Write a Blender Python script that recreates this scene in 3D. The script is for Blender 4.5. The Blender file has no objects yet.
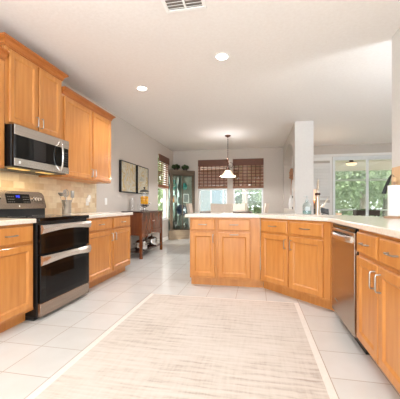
import bpy, bmesh, math, random
from mathutils import Vector, Matrix
from mathutils.geometry import tessellate_polygon

random.seed(7)
S = bpy.context.scene
COL = S.collection
PI = math.pi
R = math.radians

# ------------------------------------------------------------------ camera, world, sun, lights, exposure
YAW = 11.23
H = 1.04
cd = bpy.data.cameras.new('camera')
cam = bpy.data.objects.new('camera', cd)
COL.objects.link(cam)
cam.location = (0, 0, H)
cam.rotation_euler = (R(90), 0, R(YAW))
cd.sensor_fit = 'HORIZONTAL'
cd.sensor_width = 36.0
cd.lens = 287.0 / 400.0 * 36.0
cd.shift_y = 4.8 / 400.0
cd.clip_start = 0.05
cd.clip_end = 300
S.camera = cam

W = bpy.data.worlds.new('world')
S.world = W
W.use_nodes = True
bg = W.node_tree.nodes['Background']
bg.inputs['Color'].default_value = (0.93, 0.96, 1.0, 1)
bg.inputs['Strength'].default_value = 3.6

S.view_settings.view_transform = 'Standard'
S.view_settings.look = 'None'
S.view_settings.exposure = 0.78
S.view_settings.gamma = 1
S.view_settings.use_curve_mapping = False


def lamp(name, kind, loc, rot, energy, color=(1, 1, 1), **kw):
    d = bpy.data.lights.new(name, kind)
    d.energy = energy
    d.color = color
    for k, v in kw.items():
        setattr(d, k, v)
    o = bpy.data.objects.new(name, d)
    COL.objects.link(o)
    o.location = loc
    o.rotation_euler = rot
    return o


lamp('sun', 'SUN', (0, 0, 20), (R(38), R(-22), 0), 4.0, (1, 0.95, 0.86), angle=R(2))
# wide fill light added behind the camera, brightens the kitchen from the front
lamp('rear_fill', 'AREA', (-0.4, -2.85, 1.85), (R(88), 0, 0), 44, (0.73, 0.89, 1.0),
     shape='RECTANGLE', size=4.6, size_y=1.4)
# the photographer's flash, bounced off the ceiling behind the camera
lamp('bounced_flash', 'AREA', (-0.7, -0.5, 1.75), (R(172), 0, 0), 64, (0.77, 0.90, 1.0),
     shape='RECTANGLE', size=1.6, size_y=1.0)
# unseen fill lights added in the living room: side, overhead and upward
lamp('living_side_fill', 'AREA', (6.6, 5.2, 1.5), (R(90), 0, R(90)), 34, (0.84, 0.93, 1.0),
     shape='RECTANGLE', size=4.5, size_y=2.0)
lamp('living_overhead_fill', 'AREA', (3.9, 5.2, 2.6), (0, 0, 0), 8, (0.86, 0.93, 1.0), shape='RECTANGLE', size=1.2, size_y=1.2)  # added downward fill out of view, no fixture behind it
lamp('living_upward_fill', 'AREA', (3.0, 2.6, 1.9), (R(180), 0, 0), 85, (0.82, 0.91, 1.0), shape='DISK', size=0.5)  # added upward fill out of view, brightens the ceiling

# ------------------------------------------------------------------ materials
MATS = {}


def srgb(r, g, b):
    def f(c):
        c /= 255.0
        return c / 12.92 if c <= 0.04045 else ((c + 0.055) / 1.055) ** 2.4
    return (f(r), f(g), f(b), 1)


def mat(name, col, rough=0.5, metal=0.0, spec=0.5, emit=None, emit_s=0, coat=0.0):
    m = bpy.data.materials.new(name)
    m.use_nodes = True
    b = m.node_tree.nodes['Principled BSDF']
    b.inputs['Base Color'].default_value = col
    b.inputs['Roughness'].default_value = rough
    b.inputs['Metallic'].default_value = metal
    b.inputs['Specular IOR Level'].default_value = spec
    b.inputs['Coat Weight'].default_value = coat
    if emit:
        b.inputs['Emission Color'].default_value = emit
        b.inputs['Emission Strength'].default_value = emit_s
    MATS[name] = m
    return m


def nodes(m):
    nt = m.node_tree
    return nt, nt.nodes['Principled BSDF']


def coords(nt, scale=(1, 1, 1), loc=(0, 0, 0), which='Object'):
    tc = nt.nodes.new('ShaderNodeTexCoord')
    mp = nt.nodes.new('ShaderNodeMapping')
    mp.inputs['Scale'].default_value = scale
    mp.inputs['Location'].default_value = loc
    nt.links.new(tc.outputs[which], mp.inputs['Vector'])
    return mp.outputs['Vector']


def noise(nt, vec, scale, detail=3, rough=0.5):
    n = nt.nodes.new('ShaderNodeTexNoise')
    n.inputs['Scale'].default_value = scale
    n.inputs['Detail'].default_value = detail
    n.inputs['Roughness'].default_value = rough
    nt.links.new(vec, n.inputs['Vector'])
    return n.outputs['Fac']


def ramp(nt, fac, stops):
    r = nt.nodes.new('ShaderNodeValToRGB')
    e = r.color_ramp.elements
    e[0].position, e[0].color = stops[0]
    e[1].position, e[1].color = stops[-1]
    for p, c in stops[1:-1]:
        x = e.new(p)
        x.color = c
    nt.links.new(fac, r.inputs['Fac'])
    return r.outputs['Color']


def bump(nt, b, fac, strength, dist=0.01):
    bp = nt.nodes.new('ShaderNodeBump')
    bp.inputs['Strength'].default_value = strength
    bp.inputs['Distance'].default_value = dist
    nt.links.new(fac, bp.inputs['Height'])
    nt.links.new(bp.outputs['Normal'], b.inputs['Normal'])


def noisy(name, c1, c2, scale=(1, 1, 1), nscale=8, rough=0.5, lo=0.3, hi=0.7, metal=0, bmp=0, detail=3, coat=0, spec=0.5):
    m = mat(name, c1, rough, metal, spec, coat=coat)
    nt, b = nodes(m)
    f = noise(nt, coords(nt, scale), nscale, detail)
    nt.links.new(ramp(nt, f, [(lo, c1), (hi, c2)]), b.inputs['Base Color'])
    if bmp:
        bump(nt, b, f, bmp)
    return m


maple = noisy('maple', srgb(206, 140, 72), srgb(190, 119, 55), (9, 9, 0.9), 3.2, 0.36, 0.3, 0.75, coat=0.15)
maple_crown = noisy('maple_crown', srgb(188, 114, 52), srgb(172, 98, 42), (2, 2, 9), 3, 0.36)
nickel = mat('brushed_nickel', srgb(172, 168, 162), 0.32, 1.0)
steel = noisy('stainless', srgb(216, 207, 198), srgb(200, 190, 181), (1, 1, 60), 3, 0.26, metal=1.0)
steel_dark = noisy('slate_stainless', srgb(176, 162, 148), srgb(160, 146, 133), (1, 1, 60), 3, 0.22, metal=0.95)
chrome = mat('chrome', srgb(215, 212, 208), 0.12, 1.0)
black_gloss = mat('black_glass', srgb(11, 10, 10), 0.06, 0, 0.3)
black_satin = mat('black_satin', srgb(17, 16, 17), 0.32)
black_matte = mat('black_matte', srgb(24, 22, 22), 0.55)
counter = noisy('counter_white', srgb(232, 222, 208), srgb(222, 208, 192), (1, 1, 1), 60, 0.16, 0.4, 0.7)
wall_paint = noisy('wall_paint', srgb(207, 196, 185), srgb(204, 193, 182), (1, 1, 1), 30, 0.75, bmp=0.05)
wall_white = noisy('wall_white', srgb(226, 222, 217), srgb(223, 218, 213), (1, 1, 1), 30, 0.75, bmp=0.05)
ceil_m = noisy('ceiling_texture', srgb(242, 235, 229), srgb(238, 230, 223), (1, 1, 1), 34, 0.85, bmp=0.16, detail=5)
white_paint = mat('white_paint', srgb(246, 242, 237), 0.4)
white_plastic = mat('white_plastic', srgb(240, 238, 232), 0.35)
cherry = noisy('cherry', srgb(122, 64, 30), srgb(88, 44, 22), (3, 3, 0.8), 4, 0.25, coat=0.15)
cherry_top = noisy('cherry_top', srgb(64, 33, 24), srgb(50, 26, 20), (0.6, 3, 3), 4, 0.18, coat=0.4)
driftwood = noisy('driftwood', srgb(108, 90, 70), srgb(84, 68, 52), (1, 6, 6), 4, 0.55)
driftwood_light = noisy('driftwood_light', srgb(172, 152, 128), srgb(150, 130, 106), (1, 6, 6), 4, 0.5)
linen = noisy('linen', srgb(226, 210, 194), srgb(216, 199, 182), (1, 1, 1), 40, 0.85, bmp=0.1)
table_wood = noisy('table_wood', srgb(92, 52, 34), srgb(70, 40, 28), (1, 6, 6), 4, 0.3)
bronze = noisy('bronze', srgb(92, 58, 42), srgb(66, 42, 32), (1, 1, 1), 20, 0.4, metal=0.7)
light_wood = noisy('light_wood', srgb(232, 196, 152), srgb(222, 180, 132), (4, 4, 1), 5, 0.5)
wood_ring = noisy('wood_ring', srgb(186, 150, 122), srgb(166, 130, 102), (1, 1, 1), 12, 0.4)
paper = noisy('paper', srgb(250, 248, 246), srgb(244, 242, 240), (1, 1, 1), 60, 0.9, bmp=0.2)
teal_glass = mat('teal_glass', srgb(60, 150, 140), 0.1)
blue_plate = mat('blue_plate', srgb(38, 50, 68), 0.2)
pewter = mat('pewter', srgb(120, 118, 114), 0.3, 0.8)
lemon_m = noisy('lemon', srgb(255, 192, 14), srgb(248, 168, 6), (1, 1, 1), 12, 0.4)
leaf_m = noisy('leaf', srgb(86, 108, 58), srgb(54, 78, 40), (1, 1, 1), 6, 0.6)
soil_pot = mat('pot_dark', srgb(66, 58, 52), 0.6)
dried = mat('dried_petal', srgb(176, 128, 96), 0.8)
frosted = mat('alabaster_shade', srgb(244, 226, 196), 0.35, emit=srgb(255, 222, 170), emit_s=0.35)
lamp_shade_m = mat('lamp_shade', srgb(240, 206, 180), 0.8, emit=srgb(255, 200, 160), emit_s=0.45)
bulb = mat('bulb', (1, 1, 1, 1), 0.5, emit=(1, 0.95, 0.88, 1), emit_s=14)
hood_lamp = mat('hood_lamp', srgb(250, 220, 150), 0.4, emit=srgb(255, 205, 110), emit_s=0.35)
blue_led = mat('blue_led', srgb(40, 60, 255), 0.4, emit=srgb(60, 80, 255), emit_s=0.9)
amber = mat('amber_mark', srgb(240, 160, 70), 0.4)
key_print = mat('key_print', srgb(120, 116, 112), 0.5)
grille_dark = mat('grille_dark', srgb(128, 116, 106), 0.8)
vinyl_white = mat('vinyl_white', srgb(236, 236, 234), 0.35)
concrete = noisy('concrete', srgb(190, 184, 174), srgb(172, 166, 156), (1, 1, 1), 5, 0.8)
lanai_paint = mat('lanai_paint', srgb(228, 218, 202), 0.7)
lawn_m = noisy('lawn', srgb(92, 110, 66), srgb(72, 92, 52), (1, 1, 1), 2, 0.9)
bark = noisy('bark', srgb(150, 136, 122), srgb(116, 104, 92), (8, 8, 1), 3, 0.9)
crown_a = noisy('foliage_light', srgb(196, 206, 168), srgb(160, 178, 134), (1, 1, 1), 1.2, 0.75)
crown_b = noisy('foliage_mid', srgb(178, 192, 152), srgb(144, 164, 122), (1, 1, 1), 1.2, 0.75)
for m_ in (crown_a, crown_b, leaf_m):
    nt_, b_ = nodes(m_)
    tl_ = nt_.nodes.new('ShaderNodeBsdfTranslucent')
    mx_ = nt_.nodes.new('ShaderNodeMixShader')
    mx_.inputs['Fac'].default_value = 0.45
    src_ = b_.inputs['Base Color'].links[0].from_socket
    nt_.links.new(src_, tl_.inputs['Color'])
    nt_.links.new(b_.outputs[0], mx_.inputs[1])
    nt_.links.new(tl_.outputs[0], mx_.inputs[2])
    nt_.links.new(mx_.outputs[0], nt_.nodes['Material Output'].inputs['Surface'])
reed = noisy('woven_reed', srgb(196, 150, 124), srgb(152, 106, 82), (3, 3, 40), 3.5, 0.6, 0.3, 0.7)
nt_, b_ = nodes(reed)
tl_ = nt_.nodes.new('ShaderNodeBsdfTranslucent')
mx_ = nt_.nodes.new('ShaderNodeMixShader')
mx_.inputs['Fac'].default_value = 0.5
nt_.links.new(b_.inputs['Base Color'].links[0].from_socket, tl_.inputs['Color'])
nt_.links.new(b_.outputs[0], mx_.inputs[1])
nt_.links.new(tl_.outputs[0], mx_.inputs[2])
nt_.links.new(mx_.outputs[0], nt_.nodes['Material Output'].inputs['Surface'])
reed_dark = noisy('woven_valance', srgb(118, 72, 52), srgb(92, 56, 40), (3, 3, 60), 3.5, 0.6)


def glass(name, tint=(1, 1, 1, 1), gloss=0.08, rough=0.02):
    m = bpy.data.materials.new(name)
    m.use_nodes = True
    nt = m.node_tree
    nt.nodes.clear()
    out = nt.nodes.new('ShaderNodeOutputMaterial')
    mix = nt.nodes.new('ShaderNodeMixShader')
    t = nt.nodes.new('ShaderNodeBsdfTransparent')
    g = nt.nodes.new('ShaderNodeBsdfGlossy')
    fr = nt.nodes.new('ShaderNodeLayerWeight')
    fr.inputs['Blend'].default_value = 0.5
    pw = nt.nodes.new('ShaderNodeMath')
    pw.operation = 'POWER'
    pw.inputs[1].default_value = 4.0
    mu = nt.nodes.new('ShaderNodeMath')
    mu.operation = 'MULTIPLY_ADD'
    mu.inputs[1].default_value = 0.45 if name == 'pane_glass' else 0.22
    mu.inputs[2].default_value = gloss * 0.4
    nt.links.new(fr.outputs['Facing'], pw.inputs[0])
    nt.links.new(pw.outputs[0], mu.inputs[0])
    t.inputs['Color'].default_value = tint
    g.inputs['Roughness'].default_value = rough
    nt.links.new(mu.outputs[0], mix.inputs['Fac'])
    nt.links.new(t.outputs[0], mix.inputs[1])
    nt.links.new(g.outputs[0], mix.inputs[2])
    nt.links.new(mix.outputs[0], out.inputs['Surface'])
    MATS[name] = m
    return m


pane_glass = glass('pane_glass', (0.95, 0.97, 0.96, 1), 0.06)
clear_glass = glass('clear_glass', (0.995, 0.995, 0.995, 1), 0.06)
bottle_glass = glass('bottle_glass', (0.90, 0.935, 0.93, 1), 0.2)
curio_glass = glass('curio_glass', (0.92, 0.96, 0.94, 1), 0.12)


def screen_mesh(fac=0.28):
    m = bpy.data.materials.new('insect_screen')
    m.use_nodes = True
    nt = m.node_tree
    nt.nodes.clear()
    out = nt.nodes.new('ShaderNodeOutputMaterial')
    mix = nt.nodes.new('ShaderNodeMixShader')
    t = nt.nodes.new('ShaderNodeBsdfTransparent')
    d = nt.nodes.new('ShaderNodeBsdfDiffuse')
    d.inputs['Color'].default_value = srgb(205, 215, 208)
    mix.inputs['Fac'].default_value = fac
    nt.links.new(t.outputs[0], mix.inputs[1])
    nt.links.new(d.outputs[0], mix.inputs[2])
    nt.links.new(mix.outputs[0], out.inputs['Surface'])
    return m


screen_m = screen_mesh()


def tile_floor():
    m = mat('floor_tile', srgb(232, 221, 206), 0.22)
    nt, b = nodes(m)
    T = 0.33
    v = coords(nt, (1, 1, 1), (0.56 + T * 30, -1.84 + T * 30, 0))
    br = nt.nodes.new('ShaderNodeTexBrick')
    br.offset = 0
    br.squash = 1
    br.inputs['Scale'].default_value = 1
    br.inputs['Brick Width'].default_value = T
    br.inputs['Row Height'].default_value = T
    br.inputs['Mortar Size'].default_value = 0.0035
    br.inputs['Mortar Smooth'].default_value = 0.2
    br.inputs['Color1'].default_value = srgb(217, 213, 208)
    br.inputs['Color2'].default_value = srgb(211, 207, 201)
    br.inputs['Mortar'].default_value = srgb(186, 172, 158)
    nt.links.new(v, br.inputs['Vector'])
    n = noise(nt, v, 5, 4)
    mx = nt.nodes.new('ShaderNodeMixRGB')
    mx.blend_type = 'MULTIPLY'
    mx.inputs['Fac'].default_value = 0.5
    nt.links.new(br.outputs['Color'], mx.inputs['Color1'])
    nt.links.new(ramp(nt, n, [(0.3, (0.88, 0.86, 0.83, 1)), (0.7, (1, 1, 1, 1))]), mx.inputs['Color2'])
    nt.links.new(mx.outputs[0], b.inputs['Base Color'])
    return m


def backsplash_mat():
    m = mat('tumbled_tile', srgb(214, 184, 140), 0.5)
    nt, b = nodes(m)
    # wall plane spans local Y (along wall) and Z: feed (y, z) into the brick texture
    tc = nt.nodes.new('ShaderNodeTexCoord')
    sp = nt.nodes.new('ShaderNodeSeparateXYZ')
    cb = nt.nodes.new('ShaderNodeCombineXYZ')
    nt.links.new(tc.outputs['Object'], sp.inputs[0])
    nt.links.new(sp.outputs['Y'], cb.inputs['X'])
    nt.links.new(sp.outputs['Z'], cb.inputs['Y'])
    br = nt.nodes.new('ShaderNodeTexBrick')
    br.offset = 0.5
    br.inputs['Scale'].default_value = 1
    br.inputs['Brick Width'].default_value = 0.15
    br.inputs['Row Height'].default_value = 0.076
    br.inputs['Mortar Size'].default_value = 0.002
    br.inputs['Bias'].default_value = -0.15
    br.inputs['Color1'].default_value = srgb(240, 220, 186)
    br.inputs['Color2'].default_value = srgb(214, 180, 136)
    br.inputs['Mortar'].default_value = srgb(226, 204, 168)
    nt.links.new(cb.outputs[0], br.inputs['Vector'])
    n = noise(nt, cb.outputs[0], 14, 4)
    mx = nt.nodes.new('ShaderNodeMixRGB')
    mx.blend_type = 'MULTIPLY'
    mx.inputs['Fac'].default_value = 0.6
    nt.links.new(br.outputs['Color'], mx.inputs['Color1'])
    nt.links.new(ramp(nt, n, [(0.3, (0.84, 0.8, 0.74, 1)), (0.65, (1, 1, 1, 1))]), mx.inputs['Color2'])
    nt.links.new(mx.outputs[0], b.inputs['Base Color'])
    return m


def rug_mat():
    """faded pile: broken weft dashes, patchy wear"""
    m = mat('rug_pile', srgb(220, 206, 192), 0.95, spec=0.1)
    nt, b = nodes(m)

    def math_(op, a, c):
        x = nt.nodes.new('ShaderNodeMath')
        x.operation = op
        for i, q in enumerate((a, c)):
            if isinstance(q, (int, float)):
                x.inputs[i].default_value = q
            else:
                nt.links.new(q, x.inputs[i])
        return x.outputs[0]
    dash = noise(nt, coords(nt, (3.2, 34, 1)), 1.0, 4, 0.65)      # long weft dashes
    warp = noise(nt, coords(nt, (42, 5, 1)), 1.0, 3, 0.6)         # short warp threads
    worn = noise(nt, coords(nt, (1, 1, 1)), 2.0, 3)               # large worn patches
    w = nt.nodes.new('ShaderNodeTexWave')
    w.wave_type = 'BANDS'
    w.bands_direction = 'Y'
    w.inputs['Scale'].default_value = 5.2
    w.inputs['Distortion'].default_value = 2.2
    w.inputs['Detail'].default_value = 2
    w.inputs['Detail Scale'].default_value = 1.5
    nt.links.new(coords(nt, (1, 1, 1)), w.inputs['Vector'])
    band = math_('MULTIPLY', math_('POWER', w.outputs['Fac'], 4.0), math_('SUBTRACT', worn, 0.12))
    s = math_('MULTIPLY', dash, 1.05)
    s = math_('ADD', s, math_('MULTIPLY', warp, 0.38))
    s = math_('ADD', s, math_('MULTIPLY', worn, 0.45))
    s = math_('ADD', s, math_('MULTIPLY', band, 0.28))
    c = ramp(nt, math_('MULTIPLY', s, 0.55), [(0.46, srgb(207, 196, 186)), (0.57, srgb(199, 187, 175)), (0.72, srgb(168, 153, 142))])
    nt.links.new(c, b.inputs['Base Color'])
    bump(nt, b, s, 0.25, 0.004)
    return m


def art_mat(name, seed):
    m = mat(name, srgb(200, 190, 165), 0.6)
    nt, b = nodes(m)
    v = coords(nt, (1, 1, 1), (seed, seed * 2, 0))
    n = nt.nodes.new('ShaderNodeTexNoise')
    n.inputs['Scale'].default_value = 3.2
    n.inputs['Detail'].default_value = 4
    n.inputs['Distortion'].default_value = 2.6
    nt.links.new(v, n.inputs['Vector'])
    c = ramp(nt, n.outputs['Fac'], [(0.3, srgb(214, 206, 188)), (0.44, srgb(196, 190, 172)), (0.5, srgb(196, 164, 96)),
                                    (0.55, srgb(206, 198, 178)), (0.7, srgb(170, 168, 156))])
    nt.links.new(c, b.inputs['Base Color'])
    return m


floor_m = tile_floor()
splash_m = backsplash_mat()
rug_m = rug_mat()
rug_edge_m = noisy('rug_binding', srgb(224, 214, 204), srgb(218, 208, 197), (1, 1, 1), 40, 0.95)
art_a, art_b = art_mat('art_swirl', 1.3), art_mat('art_flow', 4.7)

# ------------------------------------------------------------------ mesh helpers


class MB:
    def __init__(self):
        self.bm = bmesh.new()
        self.slot = 0

    def face(self, vs):
        try:
            f = self.bm.faces.new(vs)
            f.material_index = self.slot
            return f
        except ValueError:
            return None

    def box(self, x0, y0, z0, x1, y1, z1, bev=0.0, seg=2):
        r = bmesh.ops.create_cube(self.bm, size=1.0, matrix=Matrix.Translation(((x0 + x1) / 2, (y0 + y1) / 2, (z0 + z1) / 2)) @ Matrix.Diagonal((abs(x1 - x0), abs(y1 - y0), abs(z1 - z0), 1)))
        fs = set()
        for v in r['verts']:
            fs.update(v.link_faces)
        for f in fs:
            f.material_index = self.slot
        if bev > 0:
            es = set()
            for f in fs:
                es.update(f.edges)
            rb = bmesh.ops.bevel(self.bm, geom=list(es), offset=bev, segments=seg, profile=0.5, affect='EDGES')
            for f in rb['faces']:
                f.material_index = self.slot
        return self

    def obox(self, mtx, sx, sy, sz, bev=0.0):
        """box of size sx,sy,sz centred on the given frame"""
        r = bmesh.ops.create_cube(self.bm, size=1.0, matrix=mtx @ Matrix.Diagonal((sx, sy, sz, 1)))
        fs = set()
        for v in r['verts']:
            fs.update(v.link_faces)
        for f in fs:
            f.material_index = self.slot
        if bev:
            es = set()
            for f in fs:
                es.update(f.edges)
            rb = bmesh.ops.bevel(self.bm, geom=list(es), offset=bev, segments=2, profile=0.5, affect='EDGES')
            for f in rb['faces']:
                f.material_index = self.slot
        return self

    def tube(self, pts, rad, n=8, caps=True):
        pts = [Vector(p) for p in pts]
        rads = rad if isinstance(rad, (list, tuple)) else [rad] * len(pts)
        rings = []
        up = None
        for i, p in enumerate(pts):
            t = (pts[min(i + 1, len(pts) - 1)] - pts[max(i - 1, 0)]).normalized()
            if up is None:
                a = Vector((0, 0, 1)) if abs(t.z) < 0.9 else Vector((1, 0, 0))
                up = (a - t * a.dot(t)).normalized()
            else:
                up = (up - t * up.dot(t)).normalized()
            s = t.cross(up)
            rings.append([self.bm.verts.new(p + (up * math.cos(2 * PI * k / n) + s * math.sin(2 * PI * k / n)) * rads[i]) for k in range(n)])
        for a, b in zip(rings, rings[1:]):
            for k in range(n):
                self.face([a[k], a[(k + 1) % n], b[(k + 1) % n], b[k]])
        if caps:
            self.face(rings[0][::-1])
            self.face(rings[-1])
        return self

    def lathe(self, prof, n=24, c=(0, 0, 0), wav=None):
        rings = []
        for (r, z) in prof:
            if r < 1e-5:
                rings.append([self.bm.verts.new((c[0], c[1], c[2] + z))])
            else:
                ring = []
                for k in range(n):
                    a = 2 * PI * k / n
                    rr = r * (1 + (wav * math.cos(a * 8) if wav else 0))
                    ring.append(self.bm.verts.new((c[0] + rr * math.cos(a), c[1] + rr * math.sin(a), c[2] + z)))
                rings.append(ring)
        for a, b in zip(rings, rings[1:]):
            for k in range(n):
                k2 = (k + 1) % n
                if len(a) == 1 and len(b) == 1:
                    continue
                if len(a) == 1:
                    self.face([a[0], b[k2], b[k]])
                elif len(b) == 1:
                    self.face([a[k], a[k2], b[0]])
                else:
                    self.face([a[k], a[k2], b[k2], b[k]])
        return self

    def ball(self, c, rx, ry=None, rz=None, u=16, v=10):
        ry = rx if ry is None else ry
        rz = rx if rz is None else rz
        r = bmesh.ops.create_uvsphere(self.bm, u_segments=u, v_segments=v, radius=1, matrix=Matrix.Translation(c) @ Matrix.Diagonal((rx, ry, rz, 1)))
        for x in r['verts']:
            for f in x.link_faces:
                f.material_index = self.slot
        return self

    def prism(self, pts, z0, z1, holes=()):
        """horizontal polygon (with holes) extruded from z0 to z1"""
        loops = [list(pts)] + [list(h) for h in holes]
        flat = [p for lp in loops for p in lp]
        tris = tessellate_polygon([[Vector((p[0], p[1], 0)) for p in lp] for lp in loops])
        lo = [self.bm.verts.new((p[0], p[1], z0)) for p in flat]
        hi = [self.bm.verts.new((p[0], p[1], z1)) for p in flat]
        for t in tris:
            self.face([hi[i] for i in t])
            self.face([lo[i] for i in t][::-1])
        o = 0
        for lp in loops:
            n = len(lp)
            for i in range(n):
                j = (i + 1) % n
                self.face([lo[o + i], lo[o + j], hi[o + j], hi[o + i]])
            o += n
        return self

    def panel(self, x0, z0, x1, z1, prof, y=0.0):
        """door-like panel in the XZ plane facing -Y: prof = list of (inset, height out of the plane)"""
        rings = []
        for ins, h in prof:
            rings.append([self.bm.verts.new((x, y - h, z)) for x, z in ((x0 + ins, z0 + ins), (x1 - ins, z0 + ins), (x1 - ins, z1 - ins), (x0 + ins, z1 - ins))])
        for a, b in zip(rings, rings[1:]):
            for k in range(4):
                self.face([a[k], a[(k + 1) % 4], b[(k + 1) % 4], b[k]])
        self.face(rings[-1])
        self.face(rings[0][::-1])
        return self

    def extrude_profile(self, prof, x0, x1, axis='x'):
        """closed (y,z) profile extruded along X"""
        a = [self.bm.verts.new((x0, p[0], p[1])) for p in prof]
        b = [self.bm.verts.new((x1, p[0], p[1])) for p in prof]
        n = len(prof)
        for i in range(n):
            j = (i + 1) % n
            self.face([a[i], a[j], b[j], b[i]])
        self.face(a[::-1])
        self.face(b)
        return self

    def build(self, name, mats, parent=None, smooth=False, loc=None, rotz=None):
        bmesh.ops.recalc_face_normals(self.bm, faces=self.bm.faces)
        me = bpy.data.meshes.new(name)
        self.bm.to_mesh(me)
        self.bm.free()
        if not isinstance(mats, (list, tuple)):
            mats = [mats]
        for m in mats:
            me.materials.append(m)
        if smooth:
            for p in me.polygons:
                p.use_smooth = True
            try:
                me.set_sharp_from_angle(angle=R(40))
            except Exception:
                pass
        o = bpy.data.objects.new(name, me)
        COL.objects.link(o)
        if parent:
            o.parent = parent
        if loc is not None:
            o.location = loc
        if rotz is not None:
            o.rotation_euler = (0, 0, rotz)
        return o


def tag(o, label, cat, group=None, kind=None):
    o['label'] = label
    o['category'] = cat
    if group:
        o['group'] = group
    if kind:
        o['kind'] = kind
    return o


def thing(name, label, cat, loc=(0, 0, 0), rotz=0, group=None):
    o = bpy.data.objects.new(name, None)
    COL.objects.link(o)
    o.empty_display_size = 0.1
    o.location = loc
    o.rotation_euler = (0, 0, rotz)
    return tag(o, label, cat, group)


def copy_tree(o, parent=None):
    c = o.copy()
    COL.objects.link(c)
    if parent:
        c.parent = parent
    for ch in list(o.children):
        copy_tree(ch, c)
    return c


def struct(o):
    o['kind'] = 'structure'
    return o


# ------------------------------------------------------------------ room shell
CZ = 2.70           # ceiling height
XL = -2.57          # left wall
YB = 8.65           # dining / living back wall
XR = 1.315           # kitchen right wall
YR = 3.17           # end of that wall
PX0, PX1, PY = 0.745, 1.10, 6.02   # partition
XE = 7.0            # living room far side
YN = -3.2           # behind the photographer

struct(MB().box(XL - 0.15, YN - 0.15, -0.1, XE + 0.15, YB + 0.15, 0).build('floor', floor_m))
struct(MB().box(XL - 0.3, YN - 0.3, CZ, XE + 0.3, YB + 0.16, CZ + 0.15).build('ceiling', ceil_m))

# left wall with one window opening
LW = (7.23, 8.10, 0.62, 2.38)      # y0 y1 z0 z1
m = MB()
m.box(XL - 0.15, YN, 0, XL, LW[0], CZ)
m.box(XL - 0.15, LW[1], 0, XL, YB, CZ)
m.box(XL - 0.15, LW[0], 0, XL, LW[1], LW[2])
m.box(XL - 0.15, LW[0], LW[3], XL, LW[1], CZ)
struct(m.build('wall_left', wall_paint))

# back wall with two dining windows and the sliding door
BW = [(-1.765, -0.885, 0.62, 2.38), (-0.70, 0.18, 0.62, 2.38)]
SD = (2.09, 4.80, 0.0, 2.38)
m = MB()
y0, y1 = YB, YB + 0.15
m.box(XL - 0.15, y0, 0, BW[0][0], y1, CZ)
m.box(BW[0][1], y0, 0, BW[1][0], y1, CZ)
m.box(BW[1][1], y0, 0, SD[0], y1, CZ)
m.box(SD[1], y0, 0, XE + 0.15, y1, CZ)
for b in BW:
    m.box(b[0], y0, 0, b[1], y1, b[2])
    m.box(b[0], y0, b[3], b[1], y1, CZ)
m.box(SD[0], y0, SD[3], SD[1], y1, CZ)
struct(m.build('wall_back', wall_paint))

struct(MB().box(XR, YN, 0, XR + 0.13, YR, CZ).build('wall_right', wall_white))
struct(MB().box(XE, YN, 0, XE + 0.15, YB, CZ).build('wall_east', wall_paint))
# rear wall behind the photographer with a wide opening added to let sky light in
m = MB()
m.box(XL - 0.15, YN - 0.15, 0, XE, YN, 0.3)
m.box(XL - 0.15, YN - 0.15, 2.55, XE, YN, CZ)
m.box(XL - 0.15, YN - 0.15, 0.3, -2.3, YN, 2.55)
m.box(1.3, YN - 0.15, 0.3, XE, YN, 2.55)
struct(m.build('wall_rear', wall_white))

# partition wall with arched niche on its left face
NY0, NY1, NZ0, NZ1 = 6.32, 8.36, 0.93, 2.06   # niche opening, spring line NZ1
ND = 0.20
m = MB()
m.slot = 0
m.box(PX0 + ND, PY, 0, PX1, YB, CZ)
arc = []
na = 16
cy, rr = (NY0 + NY1) / 2, (NY1 - NY0) / 2
for k in range(na + 1):
    a = PI - PI * k / na
    arc.append((cy + rr * math.cos(a), NZ1 + rr * 0.42 * math.sin(a)))
# front skin around the niche (in YZ), extruded from PX0 to PX0+ND


def yz_prism(mb, pts, x0, x1):
    lo = [mb.bm.verts.new((x0, p[0], p[1])) for p in pts]
    hi = [mb.bm.verts.new((x1, p[0], p[1])) for p in pts]
    tris = tessellate_polygon([[Vector((p[0], p[1], 0)) for p in pts]])
    for t in tris:
        mb.face([lo[i] for i in t])
        mb.face([hi[i] for i in t][::-1])
    n = len(pts)
    for i in range(n):
        j = (i + 1) % n
        mb.face([lo[i], lo[j], hi[j], hi[i]])


m.slot = 1
yz_prism(m, [(PY + 0.004, 0), (NY0, 0), (NY0, CZ), (PY + 0.004, CZ)], PX0, PX0 + ND)
m.slot = 0
m.box(PX0 + 0.0005, PY, 0, PX0 + ND, PY + 0.0039, CZ)
m.slot = 1
yz_prism(m, [(NY1, 0), (YB, 0), (YB, CZ), (NY1, CZ)], PX0, PX0 + ND)
yz_prism(m, [(NY0, 0), (NY1, 0), (NY1, NZ0), (NY0, NZ0)], PX0, PX0 + ND)
yz_prism(m, arc + [(NY1, CZ), (NY0, CZ)], PX0, PX0 + ND)
struct(m.build('wall_partition', [wall_white, wall_paint]))

# baseboards
struct(MB().box(XL, 4.25, 0, XL + 0.015, 8.09, 0.11, 0.004).build('baseboard_left', white_paint))
struct(MB().box(-1.84, YB - 0.015, 0, PX0, YB, 0.11, 0.004).build('baseboard_back', white_paint))
# tumbled stone splashback
struct(MB().box(XL, 1.2, 0.914, XL + 0.012, 4.245, 1.40).build('trim_1', splash_m))
MATS['splash'] = splash_m


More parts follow.
